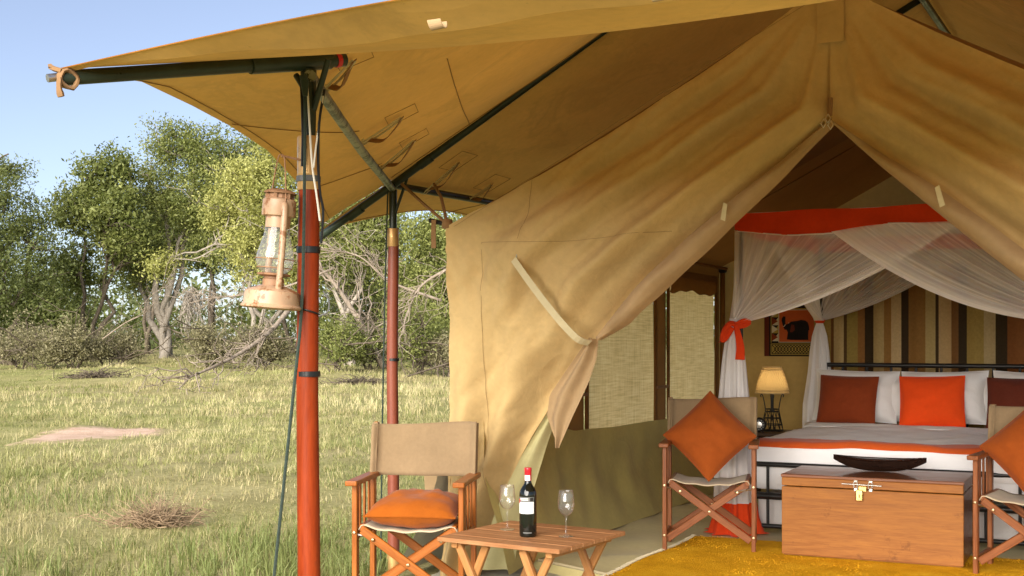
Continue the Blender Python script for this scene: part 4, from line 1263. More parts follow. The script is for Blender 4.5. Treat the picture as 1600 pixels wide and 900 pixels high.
# steel wire tie round the pole that steadies the lantern
wire = thing("wire_tie", "dark wire wound round the near pole beside the lantern base", "wire", P(480, 488, 4.02))
r0 = Vector(wire.location)
zc = EYE + (530 - 488) / FPX * 4.06
ringp = [Vector((BN.x + .040 * math.cos(a), BN.y + .040 * math.sin(a), zc + .012 * math.cos(a + 2.6))) - r0 for a in np.linspace(math.pi * .95, 2.9 * math.pi, 26)]
rod("coil", ringp, .0032, M['black_metal'], wire, 6)
rod("loose_end", cr([P(498, 494, 4.02) - r0, P(512, 487, 4.02) - r0, P(514, 470, 4.02) - r0, P(505, 455, 4.02) - r0], 12), .003, M['cable_grey'], wire, 6)

# ================================================================== HURRICANE LANTERN
HK = P(440, 244, 4.0)
LB = P(424, 478, 4.0)
lan = thing("hurricane_lantern", "salmon painted hurricane lantern with a glass globe hanging on the near pole", "lantern", LB)
hook = rod("lantern_hook", [HK - Vector(BN) , HK.lerp(P(455, 246, 4.02), .6) - Vector(BN), P(470, 250, 4.03) - Vector(BN)], .004, M['lantern_rust'], None, 6)
hook.parent = nearp; hook.rotation_euler = (0, 0, -YAW); hook["label"] = "rusty hook that carries the lantern"
tilt = rad(4.5)
hold = Matrix.Rotation(tilt, 4, 'Y') @ Matrix.Rotation(rad(20), 4, 'Z')
def lpart(b, name, m, parent=None, **k):
    o = b.build(name, m, parent or lan, **k)
    if parent is None: o.matrix_local = hold
    return o
b = MB()
b.lathe([(.001, -.012), (.088, -.010), (.097, -.006), (.098, -.001), (.090, .006), (.088, .04), (.086, .046), (.075, .052), (.05, .062), (.036, .066), (.001, .067)], 40)
lpart(b, "fuel_tank", M['lantern'], auto=35)
b = MB(); b.lathe([(.034, .062), (.034, .085), (.030, .088), (.030, .093), (.052, .098), (.054, .103), (.046, .105), (.001, .106)], 28); lpart(b, "burner", M['lantern_rust'], auto=35)
b = MB(); b.lathe([(.036, .106), (.052, .120), (.0605, .142), (.059, .165), (.050, .195), (.042, .225), (.0375, .255)], 36); lpart(b, "globe", M['globe'], smooth=True)
b = MB(); b.lathe([(.039, .250), (.0395, .285), (.052, .288), (.0535, .292), (.053, .338), (.048, .343), (.036, .345)], 32); lpart(b, "chimney", M['lantern'], auto=35)
b = MB(); b.lathe([(.040, .345), (.040, .355)], 8); 
for k in range(6):
    a = k * math.pi / 3; b.box((.041 * math.cos(a), .041 * math.sin(a), .352), (.010, .010, .022))
b.lathe([(.036, .343), (.036, .362)], 20)
lpart(b, "vent_ring", M['lantern_rust'])
b = MB(); b.lathe([(.051, .360), (.052, .363), (.046, .368), (.030, .374), (.001, .377)], 32); lpart(b, "cap", M['lantern_rust'], auto=35)
for sgn in (-1, 1):
    b = MB()
    b.tube(cr([(sgn * .060, 0, .055), (sgn * .064, 0, .085), (sgn * .066, 0, .16), (sgn * .064, 0, .25), (sgn * .058, 0, .315), (sgn * .050, 0, .322)], 18), [.011] * 17 + [.006], 10)
    o = lpart(b, "side_tube", M['lantern'], auto=50)
    o.matrix_local = Matrix.Rotation(tilt, 4, 'Y') @ Matrix.Rotation(rad(-62), 4, 'Z')
for z, r in ((.150, .063), (.122, .056)):
    b = MB(); b.tube([(r * math.cos(a), r * math.sin(a), z) for a in np.linspace(0, 2 * math.pi, 30)], .0016, 5); lpart(b, "globe_guard", M['lantern_rust'])
hk = HK - LB
inv = hold.inverted()
hr = Matrix.Rotation(tilt, 4, 'Y') @ Matrix.Rotation(rad(-62), 4, 'Z')
a_ = hr @ Vector((-.066, 0, .30)); c_ = hr @ Vector((.066, 0, .30))
b = MB(); b.tube(cr([a_, a_.lerp(hk, .35) + Vector((-.012, 0, 0)), hk + Vector((-.012, 0, -.01)), hk + Vector((0, 0, .004)), hk + Vector((.01, 0, -.012)), c_.lerp(hk, .35) + Vector((.006, 0, 0)), c_], 30), .0024, 6)
b.build("bail", M['lantern_rust'], lan, auto=60)
# ================================================================== CUSHIONS
def cushion_mb(w, h, t, seed=0, n=26, pinch=.06, crease=.010, corner=1.0):
    """a stuffed cushion lying in the local xz plane, face towards -y"""
    b = MB()
    def side(sg):
        def fn(s, q):
            x, z = s * 2 - 1, q * 2 - 1
            e = max(0.0, (1 - abs(x) ** 2.4) * (1 - abs(z) ** 2.4)) ** .55
            px = x * (1 - pinch * (1 - z * z) * abs(x)) ; pz = z * (1 - pinch * (1 - x * x) * abs(z))
            wr = crease * float(fbm(x * 2.3 + seed, z * 2.3 + seed * 2, 1.5)) * e
            ang = math.atan2(abs(z) - 1, abs(x) - 1)
            dcor = math.hypot(1 - abs(x), 1 - abs(z))
            wr += .007 * math.sin(ang * 9 + seed) * math.exp(-dcor / .35) * e
            return (px * w / 2, sg * (t / 2 * e + wr * .9), pz * h / 2)
        return fn
    b.grid(side(-1), n, n); b.uv = None
    m = len(b.v); b.grid(side(1), n, n)
    b.f[(n - 1) * (n - 1):] = [tuple(reversed(f)) for f in b.f[(n - 1) * (n - 1):]]
    b.uv = None
    return b
def piping(w, h, pinch, m, parent, r=.0035):
    pts = []
    for s in np.linspace(-1, 1, 14): pts.append((s, -1))
    for s in np.linspace(-1, 1, 14)[1:]: pts.append((1, s))
    for s in np.linspace(1, -1, 14)[1:]: pts.append((s, 1))
    for s in np.linspace(1, -1, 14)[1:]: pts.append((-1, s))
    q = [Vector((x * (1 - pinch * (1 - z * z) * abs(x)) * w / 2, 0, z * (1 - pinch * (1 - x * x) * abs(z)) * h / 2)) for x, z in pts]
    return rod("piping", q, r, m, parent, 5)
def cushion(name, label, cat, w, h, t, m, mat4, seed=0, group=None, pinch=.06, pipe=True, crease=.020):
    o = cushion_mb(w, h, t, seed, pinch=pinch, crease=crease).build(name, m, None, smooth=True)
    tag(o, label, cat, group)
    o.matrix_world = mat4
    if pipe: piping(w, h, pinch, m, o)
    return o

# ================================================================== DIRECTOR'S CHAIRS
def make_chair(label, group):
    r = thing("directors_chair", label, "chair", (0, 0, 0), 0, group)
    W2, D2 = .25, .165
    AW = M['chair_wood2']
    for sx in (-1, 1):
        bar("front_leg", (sx * W2, -D2, 0), (sx * W2, -D2, .595), .024, .044, AW, r)
        bar("rear_leg", (sx * W2, D2, 0), (sx * W2, D2, .595), .024, .044, AW, r)
        bar("back_post", (sx * (W2 - .004), D2 + .012, .585), (sx * (W2 - .004), D2 + .055, .86), .020, .032, AW, r)
        b = MB(); b.box((0, 0, 0), (.056, .024, .46))
        o = b.build("armrest", M['arm_wood'], r, bevel=.005, seg=2)
        o.matrix_local = Matrix.Translation((sx * W2, -.020, .6075)) @ Matrix.Rotation(rad(90), 4, 'X')
        bar("side_rail", (sx * W2, -D2 + .022, .355), (sx * W2, D2 - .022, .355), .018, .032, AW, r)
        bar("foot_rail", (sx * W2, -D2 + .022, .085), (sx * W2, D2 - .022, .085), .018, .030, AW, r)
        for k in range(3):
            y = -D2 + (k + 1) * (2 * D2) / 4
            bar("arm_slat", (sx * W2, y, .372), (sx * W2, y, .596), .010, .020, AW, r, bevel=.002)
        bar("seat_rail", (sx * (W2 - .035), -D2 - .01, .396), (sx * (W2 - .035), D2 + .01, .396), .022, .034, AW, r)
        # folding steel stay from the leg to the crossed leg
        for y in (-D2 - .006, D2 - .012):
            b = MB(); b.tube([(sx * (W2 - .012), y, .362), (sx * (W2 - .055), y + .004, .355), (sx * (W2 - .105), y, .345)], .0055, 6)
            b.build("stay", M['steel'], r, auto=50)
        for (x, z) in ((W2, .375), (W2, .09), (W2 - .09, .345)):
            b = MB(); b.lathe([(.0085, 0), (.0085, .003), (.006, .006), (.001, .0065)], 10, caps=(True, False))
            o = b.build("bolt", M['bolt'], r, auto=40)
            o.matrix_local = Matrix.Translation((sx * x, -D2 - (.0215 if x > W2 - .02 else .030), z)) @ Matrix.Rotation(rad(90), 4, 'X')
    for y in (-D2 - .002, D2 - .004):
        bar("cross_leg", (-(W2 - .035), y - .012, .388), (W2 - .016, y - .012, .07), .040, .018, AW, r)
        bar("cross_leg", (W2 - .035, y + .0075, .388), (-(W2 - .016), y + .0075, .07), .040, .018, AW, r)
        b = MB(); b.lathe([(.0085, 0), (.0085, .003), (.006, .006), (.001, .0065)], 10, caps=(True, False))
        o = b.build("bolt", M['bolt'], r, auto=40); o.matrix_local = Matrix.Translation((.004, y - .0215, .232)) @ Matrix.Rotation(rad(90), 4, 'X')
    # slung canvas seat and its sleeves over the rails
    b = MB()
    def fn(s, t):
        x = (s * 2 - 1) * (W2 - .016)
        e = abs(s * 2 - 1)
        z = .417 - .036 * (1 - e ** 2.2) - (.030 * max(0, e - .93) / .07)
        y = (t * 2 - 1) * (D2 + .012)
        return (x, y, z + .004 * math.sin(t * 7) * (1 - e) + .003 * math.sin(s * 23))
    b.grid(fn, 36, 12); b.build("seat", M['chair_seat'], r, smooth=True, solid=.004)
    # canvas back, wrapped round the two posts
    b = MB()
    def fn(s, t):
        e = s * 2 - 1
        x = e * (W2 + .012)
        z = .605 + .255 * t + .008 * math.sin(e * 2.0) * t - .006 * (1 - e * e)
        y = D2 + .018 + .043 * t + .038 * (1 - e ** 2) - .028 * sstep(.86, .96, abs(e)) + .006 * float(fbm(x * 7, z * 7, 3.0)) - .016
        return (x, y, z)
    b.grid(fn, 40, 14); b.build("backrest", M['chair_canvas'], r, smooth=True, solid=.004)
    for sx in (-1, 1):
        b = MB()
        def fn(s, t):
            a = -2.2 + 4.4 * s
            return (sx * (W2 - .004) + sx * .019 * math.cos(a), D2 + .012 + .045 * t - .004 + .021 * math.sin(a) , .607 + .252 * t)
        b.grid(fn, 14, 8); b.build("back_sleeve", M['chair_canvas'], r, smooth=True)
    return r
CH = "directors chairs on the porch"
def chair_at(first, label, x, y, z, yaw):
    if first is None:
        r = make_chair(label, CH); r.location = (x, y, z); r.rotation_euler = (0, 0, yaw); return r
    return dup(first, (x, y, z), yaw, label, CH)
C1Y = rad(-8)
chair1 = chair_at(None, "director's chair with an empty canvas back and a rust cushion lying on its seat", -.478 + math.sin(-C1Y) * .165 , 5.75 + .165, -.052, C1Y)
for c in chair1.children:
    if c.data.materials[0] in (M['chair_wood2'], M['arm_wood']):
        c.data.materials[0] = M['chair_wood2']
C2Y = rad(-12)
def chair_center(xf, yf, yaw): return xf + .165 * -math.sin(yaw), yf + .165 * math.cos(yaw)
x2, y2 = chair_center(1.12, 7.10, C2Y)
chair2 = chair_at(chair1, "director's chair in front of the net post with a rust cushion standing on one corner", x2, y2, .006, C2Y)
C3Y = rad(-33)
x3, y3 = 2.36 + .25 * math.cos(C3Y) - .165 * math.sin(C3Y) , 6.40 + .25 * math.sin(C3Y) + .165 * math.cos(C3Y)
chair3 = chair_at(chair1, "director's chair beside the right end of the wooden chest, cut off by the picture edge", x3 + .02, y3, .006, C3Y)
# the near chair has the brighter, more orange varnish
near_meshes = {}
for c in chair1.children:
    mt = c.data.materials[0]
    if mt == M['chair_wood2']:
        if c.data.name not in near_meshes:
            near_meshes[c.data.name] = c.data.copy(); near_meshes[c.data.name].materials[0] = M['chair_wood']
        c.data = near_meshes[c.data.name]
# cushions on the chairs
def at(root_loc, yaw, p, rx=0, ry=0, rz=0):
    return Matrix.Translation(root_loc) @ Matrix.Rotation(yaw, 4, 'Z') @ Matrix.Translation(p) @ Matrix.Rotation(rz, 4, 'Z') @ Matrix.Rotation(rx, 4, 'X') @ Matrix.Rotation(ry, 4, 'Y')
bpy.context.view_layer.update()
cushion("chair_cushion", "plump rust orange cushion lying flat on the seat of the near chair", "cushion", .43, .40, .17, M['rust'], at(chair1.location, C1Y, (0.012, -.005, .466), rad(-86)), 1.0, "rust cushions on the chairs", .05)
cushion("chair_cushion", "rust cushion balanced on its corner against a canvas chair back", "cushion", .38, .38, .15, M['rust_dark'], at(chair2.location, C2Y, (-.005, .0, .648), rad(-17), rad(45)), 2.0, "rust cushions on the chairs", .05)
cushion("chair_cushion", "rust cushion on the chair by the chest, cut off by the picture edge", "cushion", .38, .38, .15, M['rust_dark'], at(chair3.location, C3Y, (.0, .0, .648), rad(-17), rad(45)), 3.0, "rust cushions on the chairs", .05)

# ================================================================== TABLE with wine
TZ = .372
ta, tb, tc_, td = Vector((-.267, 5.31, 0)), Vector((.240, 4.97, 0)), Vector((.458, 5.51, 0)), Vector((-.075, 5.84, 0))
tcen = (ta + tb + tc_ + td) / 4
ax = ((tb - ta) + (tc_ - td)).normalized(); tyaw = math.atan2(ax.y, ax.x)
tbl = thing("side_table", "low wooden slatted folding table with a bottle and two glasses", "table", (tcen.x, tcen.y, -.052), tyaw)
TL_, TW_ = .61, .575
hz = TZ + .052
n = 6
for k in range(n):
    w = TW_ / n
    y = -TW_ / 2 + w * (k + .5)
    b = MB(); b.box((0, 0, 0), (w - .0022, .019, TL_ - (.0 if 0 < k < n - 1 else .004)))
    o = b.build("plank", M['table_wood'], tbl, bevel=.0025)
    o.matrix_local = Matrix.Translation((0, y, hz - .0095 + (.0006 if k % 2 else 0))) @ Matrix.Rotation(rad(90), 4, 'Y') @ Matrix.Rotation(rad(90), 4, 'Z')
for sx in (-1, 1):
    bar("batten", (sx * .235, -TW_ / 2 + .03, hz - .033), (sx * .235, TW_ / 2 - .03, hz - .033), .030, .026, M['table_leg'], tbl)
for sy in (-1, 1):
    y = sy * (TW_ / 2 - .065)
    for sx in (-1, 1):
        o1 = .014 * sx
        bar("leg", (sx * .225, y + o1, hz - .03), (-sx * -.06 if False else sx * .03, y + o1, .02), .034, .022, M['table_leg'], tbl)
        bar("leg", (sx * .10, y - o1, hz - .03), (sx * .27, y - o1, .0), .034, .022, M['table_leg'], tbl)
    bar("batten", (-.24, y, hz - .030), (.24, y, hz - .030), .022, .02, M['table_leg'], tbl)

def wine_glass(label, loc):
    g = thing("wine_glass", label, "glass", loc, 0, "wine glasses on the low table")
    b = MB()
    prof = [(.001, .0), (.032, .0), (.0335, .0015), (.030, .003), (.012, .006), (.005, .012), (.0038, .03), (.0036, .06), (.0042, .080), (.010, .088), (.022, .097), (.032, .112), (.0365, .132), (.0355, .155), (.0320, .182), (.0300, .197), (.0292, .1975), (.0285, .197),
            (.0305, .182), (.0340, .155), (.0350, .132), (.0305, .113), (.020, .0985), (.008, .0905), (.001, .089)]
    b.lathe(prof, 36); b.build("bowl_and_stem", M['glass'], g, smooth=True)
    return g
wine_glass("empty wine glass standing left of the wine bottle", (-.021, 5.53, TZ + .0012))
wine_glass("empty wine glass standing right of the wine bottle", (.231, 5.335, TZ + .0012))
bt = thing("wine_bottle", "dark red wine bottle with white label and red foil cap", "bottle", (.0685, 5.34, TZ + .0012), rad(-8))
b = MB()
b.lathe([(.001, .004), (.026, .003), (.033, .0), (.0362, .004), (.0370, .012), (.0370, .175), (.0362, .188), (.031, .203), (.0215, .217), (.0160, .226), (.0145, .236), (.0140, .250), (.0140, .290), (.001, .290)], 40)
b.build("glass_body", M['bottle_glass'], bt, auto=40)
b = MB(); b.lathe([(.0146, .238), (.0150, .240), (.0150, .279), (.0158, .281), (.0158, .291), (.0148, .2935), (.001, .2940)], 30); b.build("foil_cap", M['red_foil'], bt, auto=40)
def wrap(name, r, a0, a1, z0, z1, m, parent, label=None):
    b = MB()
    def fn(s, t):
        a = a0 + (a1 - a0) * s
        return (r * math.sin(a), -r * math.cos(a), z0 + (z1 - z0) * t)
    b.grid(fn, 18, 2); return b.build(name, m, parent, smooth=True, label=label)
wrap("neck_label", .0154, -1.0, .75, .239, .262, M['label'], bt)
lb = wrap("paper_label", .0374, -1.25, .85, .100, .150, M['label'], bt, "plain white paper label")
wrap("upper_label", .0374, -1.2, .85, .1515, .171, M['label_grey'], bt, "narrow grey label band")
wrap("label_line", .0377, -.95, .15, .163, .1655, M['label'], bt); wrap("label_line", .0377, -.95, .15, .157, .1595, M['label'], bt)
wrap("label_block", .0377, .35, .75, .154, .1685, M['ink'], bt)
wrap("red_seal", .0378, -1.25, -.95, .145, .162, M['red_foil'], bt)
wrap("bottom_print", .0373, -.45, .55, .017, .0215, M['label_grey'], bt)

# ================================================================== RUG, CHEST, BOWL
b = MB()
def fn(s, t):
    u, v = .79 + 2.5 * s, -.35 + 2.04 * t
    u += .012 * math.sin(v * 6); v += .01 * math.sin(u * 5)
    e = min(1, min(s, 1 - s, t, 1 - t) * 60)
    return (u, v, .004 + .009 * e + .004 * float(fbm(u * 5, v * 5, 2.0)) * e)
b.grid(fn, 90, 80)
rug = b.build("woven_rug", M['rug'], None, smooth=True, loc=TO + Vector((0, 0, .004)), rot=(0, 0, YAW)); tag(rug, "shaggy ochre yellow rug with a pale fringe on the tent floor", "rug")
b = MB()
for i in range(150):
    v = -.35 + 2.04 * i / 149
    u0 = .79 + .012 * math.sin(v * 6)
    if i % 3 == 2: continue
    b.tube([(u0 + .005, v, .009), (u0 - .012 - rng.uniform(0, .01), v + rng.normal(0, .003), .010), (u0 - .022 - rng.uniform(0, .012), v + rng.normal(0, .006), .005)], [.003, .0042, .002], 4)
o = b.build("fringe", M['cream'], rug); o["kind"] = "stuff"
b = MB()      # pile
n = 16000
pu = rng.uniform(.80, 3.27, n); pv_ = rng.uniform(-.34, 1.68, n); a = rng.uniform(0, 6.28, n); hh = rng.uniform(.003, .008, n)
base = np.stack([pu, pv_, np.full(n, .010)], -1); dx = np.stack([np.cos(a), np.sin(a), 0 * a], -1) * .0035
tip = base + np.stack([rng.normal(0, .007, n), rng.normal(0, .007, n), hh], -1)
V = np.stack([base - dx, base + dx, tip], 1).reshape(-1, 3)
o = arr_mesh("pile", V, np.arange(len(V)), 3, M['rug'], None, rug); o["kind"] = "stuff"

CHZ = .018
chest = thing("wooden_chest", "large wooden storage chest with a brass hasp at the foot of the bed", "chest", T(1.915, 1.465, CHZ), YAW - rad(-1.5))
CW, CD, CHh = .955, .51, .448
b = MB(); b.box((0, -CD / 2 + .010, .195), (CW - .0, .020, .374)); b.build("front_board", M['chest_wood'], chest, bevel=.003)
b = MB(); b.box((0, CD / 2 - .010, .195), (CW, .020, .374)); b.build("rear_board", M['chest_wood'], chest, bevel=.003)
for sx in (-1, 1):
    b = MB(); b.box((sx * (CW / 2 - .011), 0, .195), (.019, CD - .042, .372)); b.build("end_board", M['chest_dim'], chest, bevel=.003)
b = MB(); b.box((0, 0, .008), (CW - .02, CD - .02, .010)); b.build("base_board", M['chest_wood'], chest)
b = MB(); b.box((0, -CD / 2 + .0095, .4105), (CW - .001, .020, .046)); b.build("lid_front", M['chest_wood'], chest, bevel=.003)
b = MB(); b.box((0, CD / 2 - .0095, .4105), (CW - .001, .020, .046)); b.build("lid_rear", M['chest_wood'], chest, bevel=.003)
for sx in (-1, 1):
    b = MB(); b.box((sx * (CW / 2 - .011), 0, .4105), (.019, CD - .042, .045)); b.build("lid_end", M['chest_dim'], chest, bevel=.003)
b = MB(); b.box((0, -.002, .4425), (CW + .008, CD + .012, .017)); b.build("lid_top", M['chest_dim'], chest, bevel=.004, seg=2)
lock = bpy.data.objects.new("hasp_lock", None); COL.objects.link(lock); lock.parent = chest; lock.location = (-.032, -CD / 2, .40)
def lk(name, c, d, m, bev=.0015): 
    b = MB(); b.box(c, d); return b.build(name, m, lock, bevel=bev)
for x in (-.042, .036):
    lk("hasp_plate", (x, -.002, .032), (.020, .004, .018), M['steel']); lk("hasp_plate", (x, -.002, -.016), (.020, .004, .018), M['steel'])
    lk("staple", (x - .009, -.006, .010), (.004, .012, .034), M['steel']); lk("staple", (x + .009, -.006, .010), (.004, .012, .034), M['steel'])
rod("bolt_rod", [(-.115, -.010, .013), (.095, -.010, .010)], .0038, M['steel'], lock, 8)
lk("padlock", (-.021, -.012, -.045), (.038, .012, .062), M['gold'], .004); lk("padlock_strap", (-.006, -.008, -.010), (.044, .006, .030), M['gold'], .003)
lk("keyhole", (-.021, -.0185, -.048), (.006, .002, .018), M['ink'], 0)

b = MB()      # boat shaped dish
def shell(off):
    def fn(s, t):
        x = (s * 2 - 1)
        half = .255 - off
        w = max(.004, (.098 - off) * (1 - abs(x) ** 2.2) ** .8)
        q = (t * 2 - 1)
        zr = .070 + .016 * abs(x) ** 2.5
        zb = .0 + off * .9 + .060 * abs(x) ** 2.6
        z = zb + (zr - zb) * abs(q) ** 2.2
        return (x * half, q * w, min(z, zr))
    return fn
b.grid(shell(0), 40, 21); b.grid(shell(.010), 40, 21); b.uv = None
m = 40 * 21
for j in range(2):
    row = 0 if j == 0 else 20
    b.f += [(row * 40 + i, row * 40 + i + 1, m + row * 40 + i + 1, m + row * 40 + i) for i in range(39)]
dish = b.build("boat_shaped_dish", M['ebony'], None, smooth=True, loc=T(1.905, 1.565, CHZ + .452), rot=(0, 0, YAW + rad(2))); tag(dish, "long dark boat shaped wooden dish resting on the chest lid", "dish")

# ================================================================== BED
BU0, BU1, BV0, BV1 = 1.03, 2.93, 1.925, 4.05
bed = thing("metal_bed", "black metal framed double bed with white bedding and an orange runner", "bed", T((BU0 + BU1) / 2, (BV0 + BV1) / 2, .004), YAW)
bu = lambda u, v, z=0: Vector((u - (BU0 + BU1) / 2, v - (BV0 + BV1) / 2, z))
for u in (BU0, BU1):
    rod("bed_post", [bu(u, BV0), bu(u, BV0, .46)], .027, M['black_metal'], bed, 14)
    rod("bed_post", [bu(u, BV1), bu(u, BV1, 1.02)], .022, M['black_metal'], bed, 14)
    rod("side_rail", [bu(u, BV0, .27), bu(u, BV1, .27)], .022, M['black_metal'], bed, 10)
rod("foot_rail", [bu(BU0, BV0, .44), bu(BU1, BV0, .44)], .016, M['black_metal'], bed, 12)
rod("foot_rail", [bu(BU0, BV0, .245), bu(BU1, BV0, .245)], .022, M['black_metal'], bed, 12)
rod("foot_rail", [bu(BU0, BV0, .06), bu(BU1, BV0, .06)], .014, M['black_metal'], bed, 12)
rod("head_rail", [bu(BU0 - .01, BV1, 1.015), bu(BU1 + .01, BV1, 1.015)], .017, M['black_metal'], bed, 12)
rod("head_rail", [bu(BU0, BV1, .5), bu(BU1, BV1, .5)], .014, M['black_metal'], bed, 12)
for k in range(10):
    u = BU0 + (BU1 - BU0) * (k + .75) / 10.5
    rod("foot_spindle", [bu(u, BV0, .06), bu(u, BV0, .44)], .0095, M['black_metal'], bed, 8)
    rod("head_spindle", [bu(u, BV1, .5), bu(u, BV1, 1.01)], .010, M['black_metal'], bed, 8)
def softbox(name, c, d, m, r=.05, amp=.008, seed=0, n=(40, 40, 10), parent=None):
    """rounded cloth block"""
    b = MB(); nx_, ny_, nz_ = n
    hx, hy, hz_ = d[0] / 2, d[1] / 2, d[2] / 2
    def proj(p):
        q = Vector((max(-hx + r, min(hx - r, p[0])), max(-hy + r, min(hy - r, p[1])), max(-hz_ + r, min(hz_ - r, p[2]))))
        dv = Vector(p) - q
        if dv.length > 1e-9: dv = dv.normalized() * r
        o_ = q + dv
        k = amp * float(fbm(o_.x * 3.5 + seed, o_.y * 3.5, o_.z * 4 + seed))
        return tuple(o_ + (dv.normalized() if dv.length > 0 else Vector((0, 0, 1))) * k + Vector(c))
    G = lambda f, a, e: (b.grid(f, a, e))
    G(lambda s, t: proj((hx * (2 * s - 1), hy * (2 * t - 1), hz_)), nx_, ny_)
    G(lambda s, t: proj((hx * (2 * s - 1), -hy, hz_ * (2 * t - 1))), nx_, nz_)
    G(lambda s, t: proj((hx * (1 - 2 * s), hy, hz_ * (2 * t - 1))), nx_, nz_)
    G(lambda s, t: proj((-hx, hy * (1 - 2 * s), hz_ * (2 * t - 1))), ny_, nz_)
    G(lambda s, t: proj((hx, hy * (2 * s - 1), hz_ * (2 * t - 1))), ny_, nz_)
    b.uv = None
    return b.build(name, m, parent, smooth=True)
bc = (BU0 + BU1) / 2
softbox("mattress", (0, .01, .385), (1.88, 2.06, .24), M['sheet'], .06, .004, 1, parent=bed)
softbox("duvet", (0, -.16, .485), (1.95, 1.80, .20), M['sheet'], .075, .016, 5, n=(70, 60, 12), parent=bed)
softbox("valance", (0, .0, .14), (1.80, 1.98, .20), M['net_dense'], .02, .006, 3, parent=bed)
b = MB()      # runner laid over the front edge of the duvet, following its rounded shape
def on_duvet(x, y, z, off):
    hx, hy, hz_, r = .975, .90, .10, .075
    q = Vector((max(-hx + r, min(hx - r, x)), max(-hy + r, min(hy - r, y)), max(-hz_ + r, min(hz_ - r, z))))
    dv = Vector((x, y, z)) - q
    dv = dv.normalized() if dv.length > 1e-9 else Vector((0, 0, 1))
    o_ = q + dv * r
    k = .016 * float(fbm(o_.x * 3.5 + 5, o_.y * 3.5, o_.z * 4 + 5))
    return o_ + dv * (k + off) + Vector((0, -.16, .485))
def fn(s, t):
    d = .24 * t - .030 + .003 * math.sin(s * 23)
    x = -.975 + 1.95 * s
    p = on_duvet(x, -.90, .10 + d, .005) if d < 0 else on_duvet(x, -.90 + d, .10, .005)
    return p
b.grid(fn, 80, 26)
b.build("runner", M['runner'], bed, smooth=True, label="orange runner across the foot of the bed")
b = MB()      # turned back sheet
def fn(s, t):
    x = (s * 2 - 1) * .955; y = .40 + .26 * t
    return (x, y, .578 + .022 * math.sin(math.pi * t) + .006 * float(fbm(x * 4, y * 6, 2.0)))
b.grid(fn, 50, 10); b.build("turned_sheet", M['linen'], bed, smooth=True, solid=.01)
# pillows leaning on the headboard and cushions in front of them
def bedm(u, v, z, lean, yaw=0, roll=0):
    return Matrix.Translation(T(u, v, z)) @ Matrix.Rotation(YAW + yaw, 4, 'Z') @ Matrix.Rotation(lean, 4, 'X') @ Matrix.Rotation(roll, 4, 'Y')
for k, (u, v, lab) in enumerate([(1.30, 3.88, "white pillow behind the reddish brown cushion"), (1.93, 3.88, "white pillow behind the scarlet cushion"), (2.57, 3.88, "white pillow behind the maroon cushion"),
                                (1.66, 3.97, "white pillow at the back between the brown and scarlet cushions"), (2.26, 3.97, "white pillow at the back between the scarlet and maroon cushions")]):
    cushion("bed_pillow", lab, "pillow", .615 if k < 3 else .60, .40 if k < 3 else .36, .26, M['linen'], bedm(u, v, .79 if k < 3 else .77, rad(-17), rad(3 * (-1) ** k), rad((-1) ** k * 1.5)), 4.0 + k, "white pillows on the bed", .06, True, .03)
cushion("bed_cushion", "reddish brown square cushion leaning on the left white pillow", "cushion", .43, .37, .15, M['brown_cushion'], bedm(1.275, 3.70, .765, rad(-16), rad(-3), rad(1)), 9.0, "square cushions on the bed", .04)
cushion("bed_cushion", "bright scarlet square cushion in the middle of the bed", "cushion", .45, .375, .15, M['scarlet'], bedm(1.875, 3.70, .768, rad(-16), rad(4), rad(-1.5)), 10.0, "square cushions on the bed", .04)
cushion("bed_cushion", "dark maroon square cushion at the right of the bed", "cushion", .43, .37, .15, M['maroon'], bedm(2.46, 3.70, .765, rad(-16), rad(2)), 11.0, "square cushions on the bed", .04)

# ================================================================== FOUR-POSTER NET
NU0, NU1, NV0, NV1, NZ0, NZ1 = .965, 2.995, 1.90, 4.10, 1.885, 2.0
netr = thing("mosquito_net", "white four poster mosquito net with a scarlet top band, tied back over the bed", "mosquito net", T((NU0 + NU1) / 2, (NV0 + NV1) / 2, 0), YAW)
nb = lambda u, v, z=0: Vector((u - (NU0 + NU1) / 2, v - (NV0 + NV1) / 2, z))
for (u, v, ee) in ((NU0 + .03, NV0 + .03, 0), (NU1 - .03, NV0 + .03, 0), (NU0 + .03, NV1 - .02, 0), (NU1 - .03, NV1 - .02, 0)):
    rod("canopy_post", [nb(u, v, 1.0 if v > 3 else .44), nb(u, v, 1.95)], .012, M['black_metal'], netr, 10)
def band(p, q, zb, name="top_band"):
    b = MB()
    def fn(s, t):
        x = p.lerp(q, s)
        z0 = zb(s); z = z0 + (NZ1 - .004 * math.sin(s * 20) - z0) * t
        nrm = Vector((q.y - p.y, p.x - q.x, 0)).normalized() if True else 0
        return x + nrm * ((.016 * math.sin(s * 19 + 3 * t) + .009 * math.sin(s * 47 - 2 * t) + .006 * math.sin(s * 90 + 4 * t)) * (1 - .75 * t)) + Vector((0, 0, z - x.z))
    b.grid(fn, 70, 7); return b.build(name, M['canopy_red'], netr, smooth=True)
fz = lambda s: interp([(0, 1.890), (.08, 1.868), (.18, 1.852), (.27, 1.848), (.36, 1.862), (.43, 1.888), (.46, 1.896), (.50, 1.895), (.6, 1.886), (.7, 1.886), (1, 1.88)], s)[0] + .003 * math.sin(s * 30)
cz = lambda s: 1.885 + .006 * math.sin(s * 17)
band(nb(NU0, NV0), nb(NU1, NV0), fz); band(nb(NU0, NV1), nb(NU1, NV1), cz); band(nb(NU0, NV0), nb(NU0, NV1), cz); band(nb(NU1, NV0), nb(NU1, NV1), cz)
b = MB()
b.grid(lambda s, t: nb(NU0 + (NU1 - NU0) * s, NV0 + (NV1 - NV0) * t, NZ1 - .002 - .02 * math.sin(math.pi * s) * math.sin(math.pi * t)), 12, 12); b.build("top_cloth", M['net_dense'], netr, smooth=True)  # unseen top, made white to bounce light onto the bed
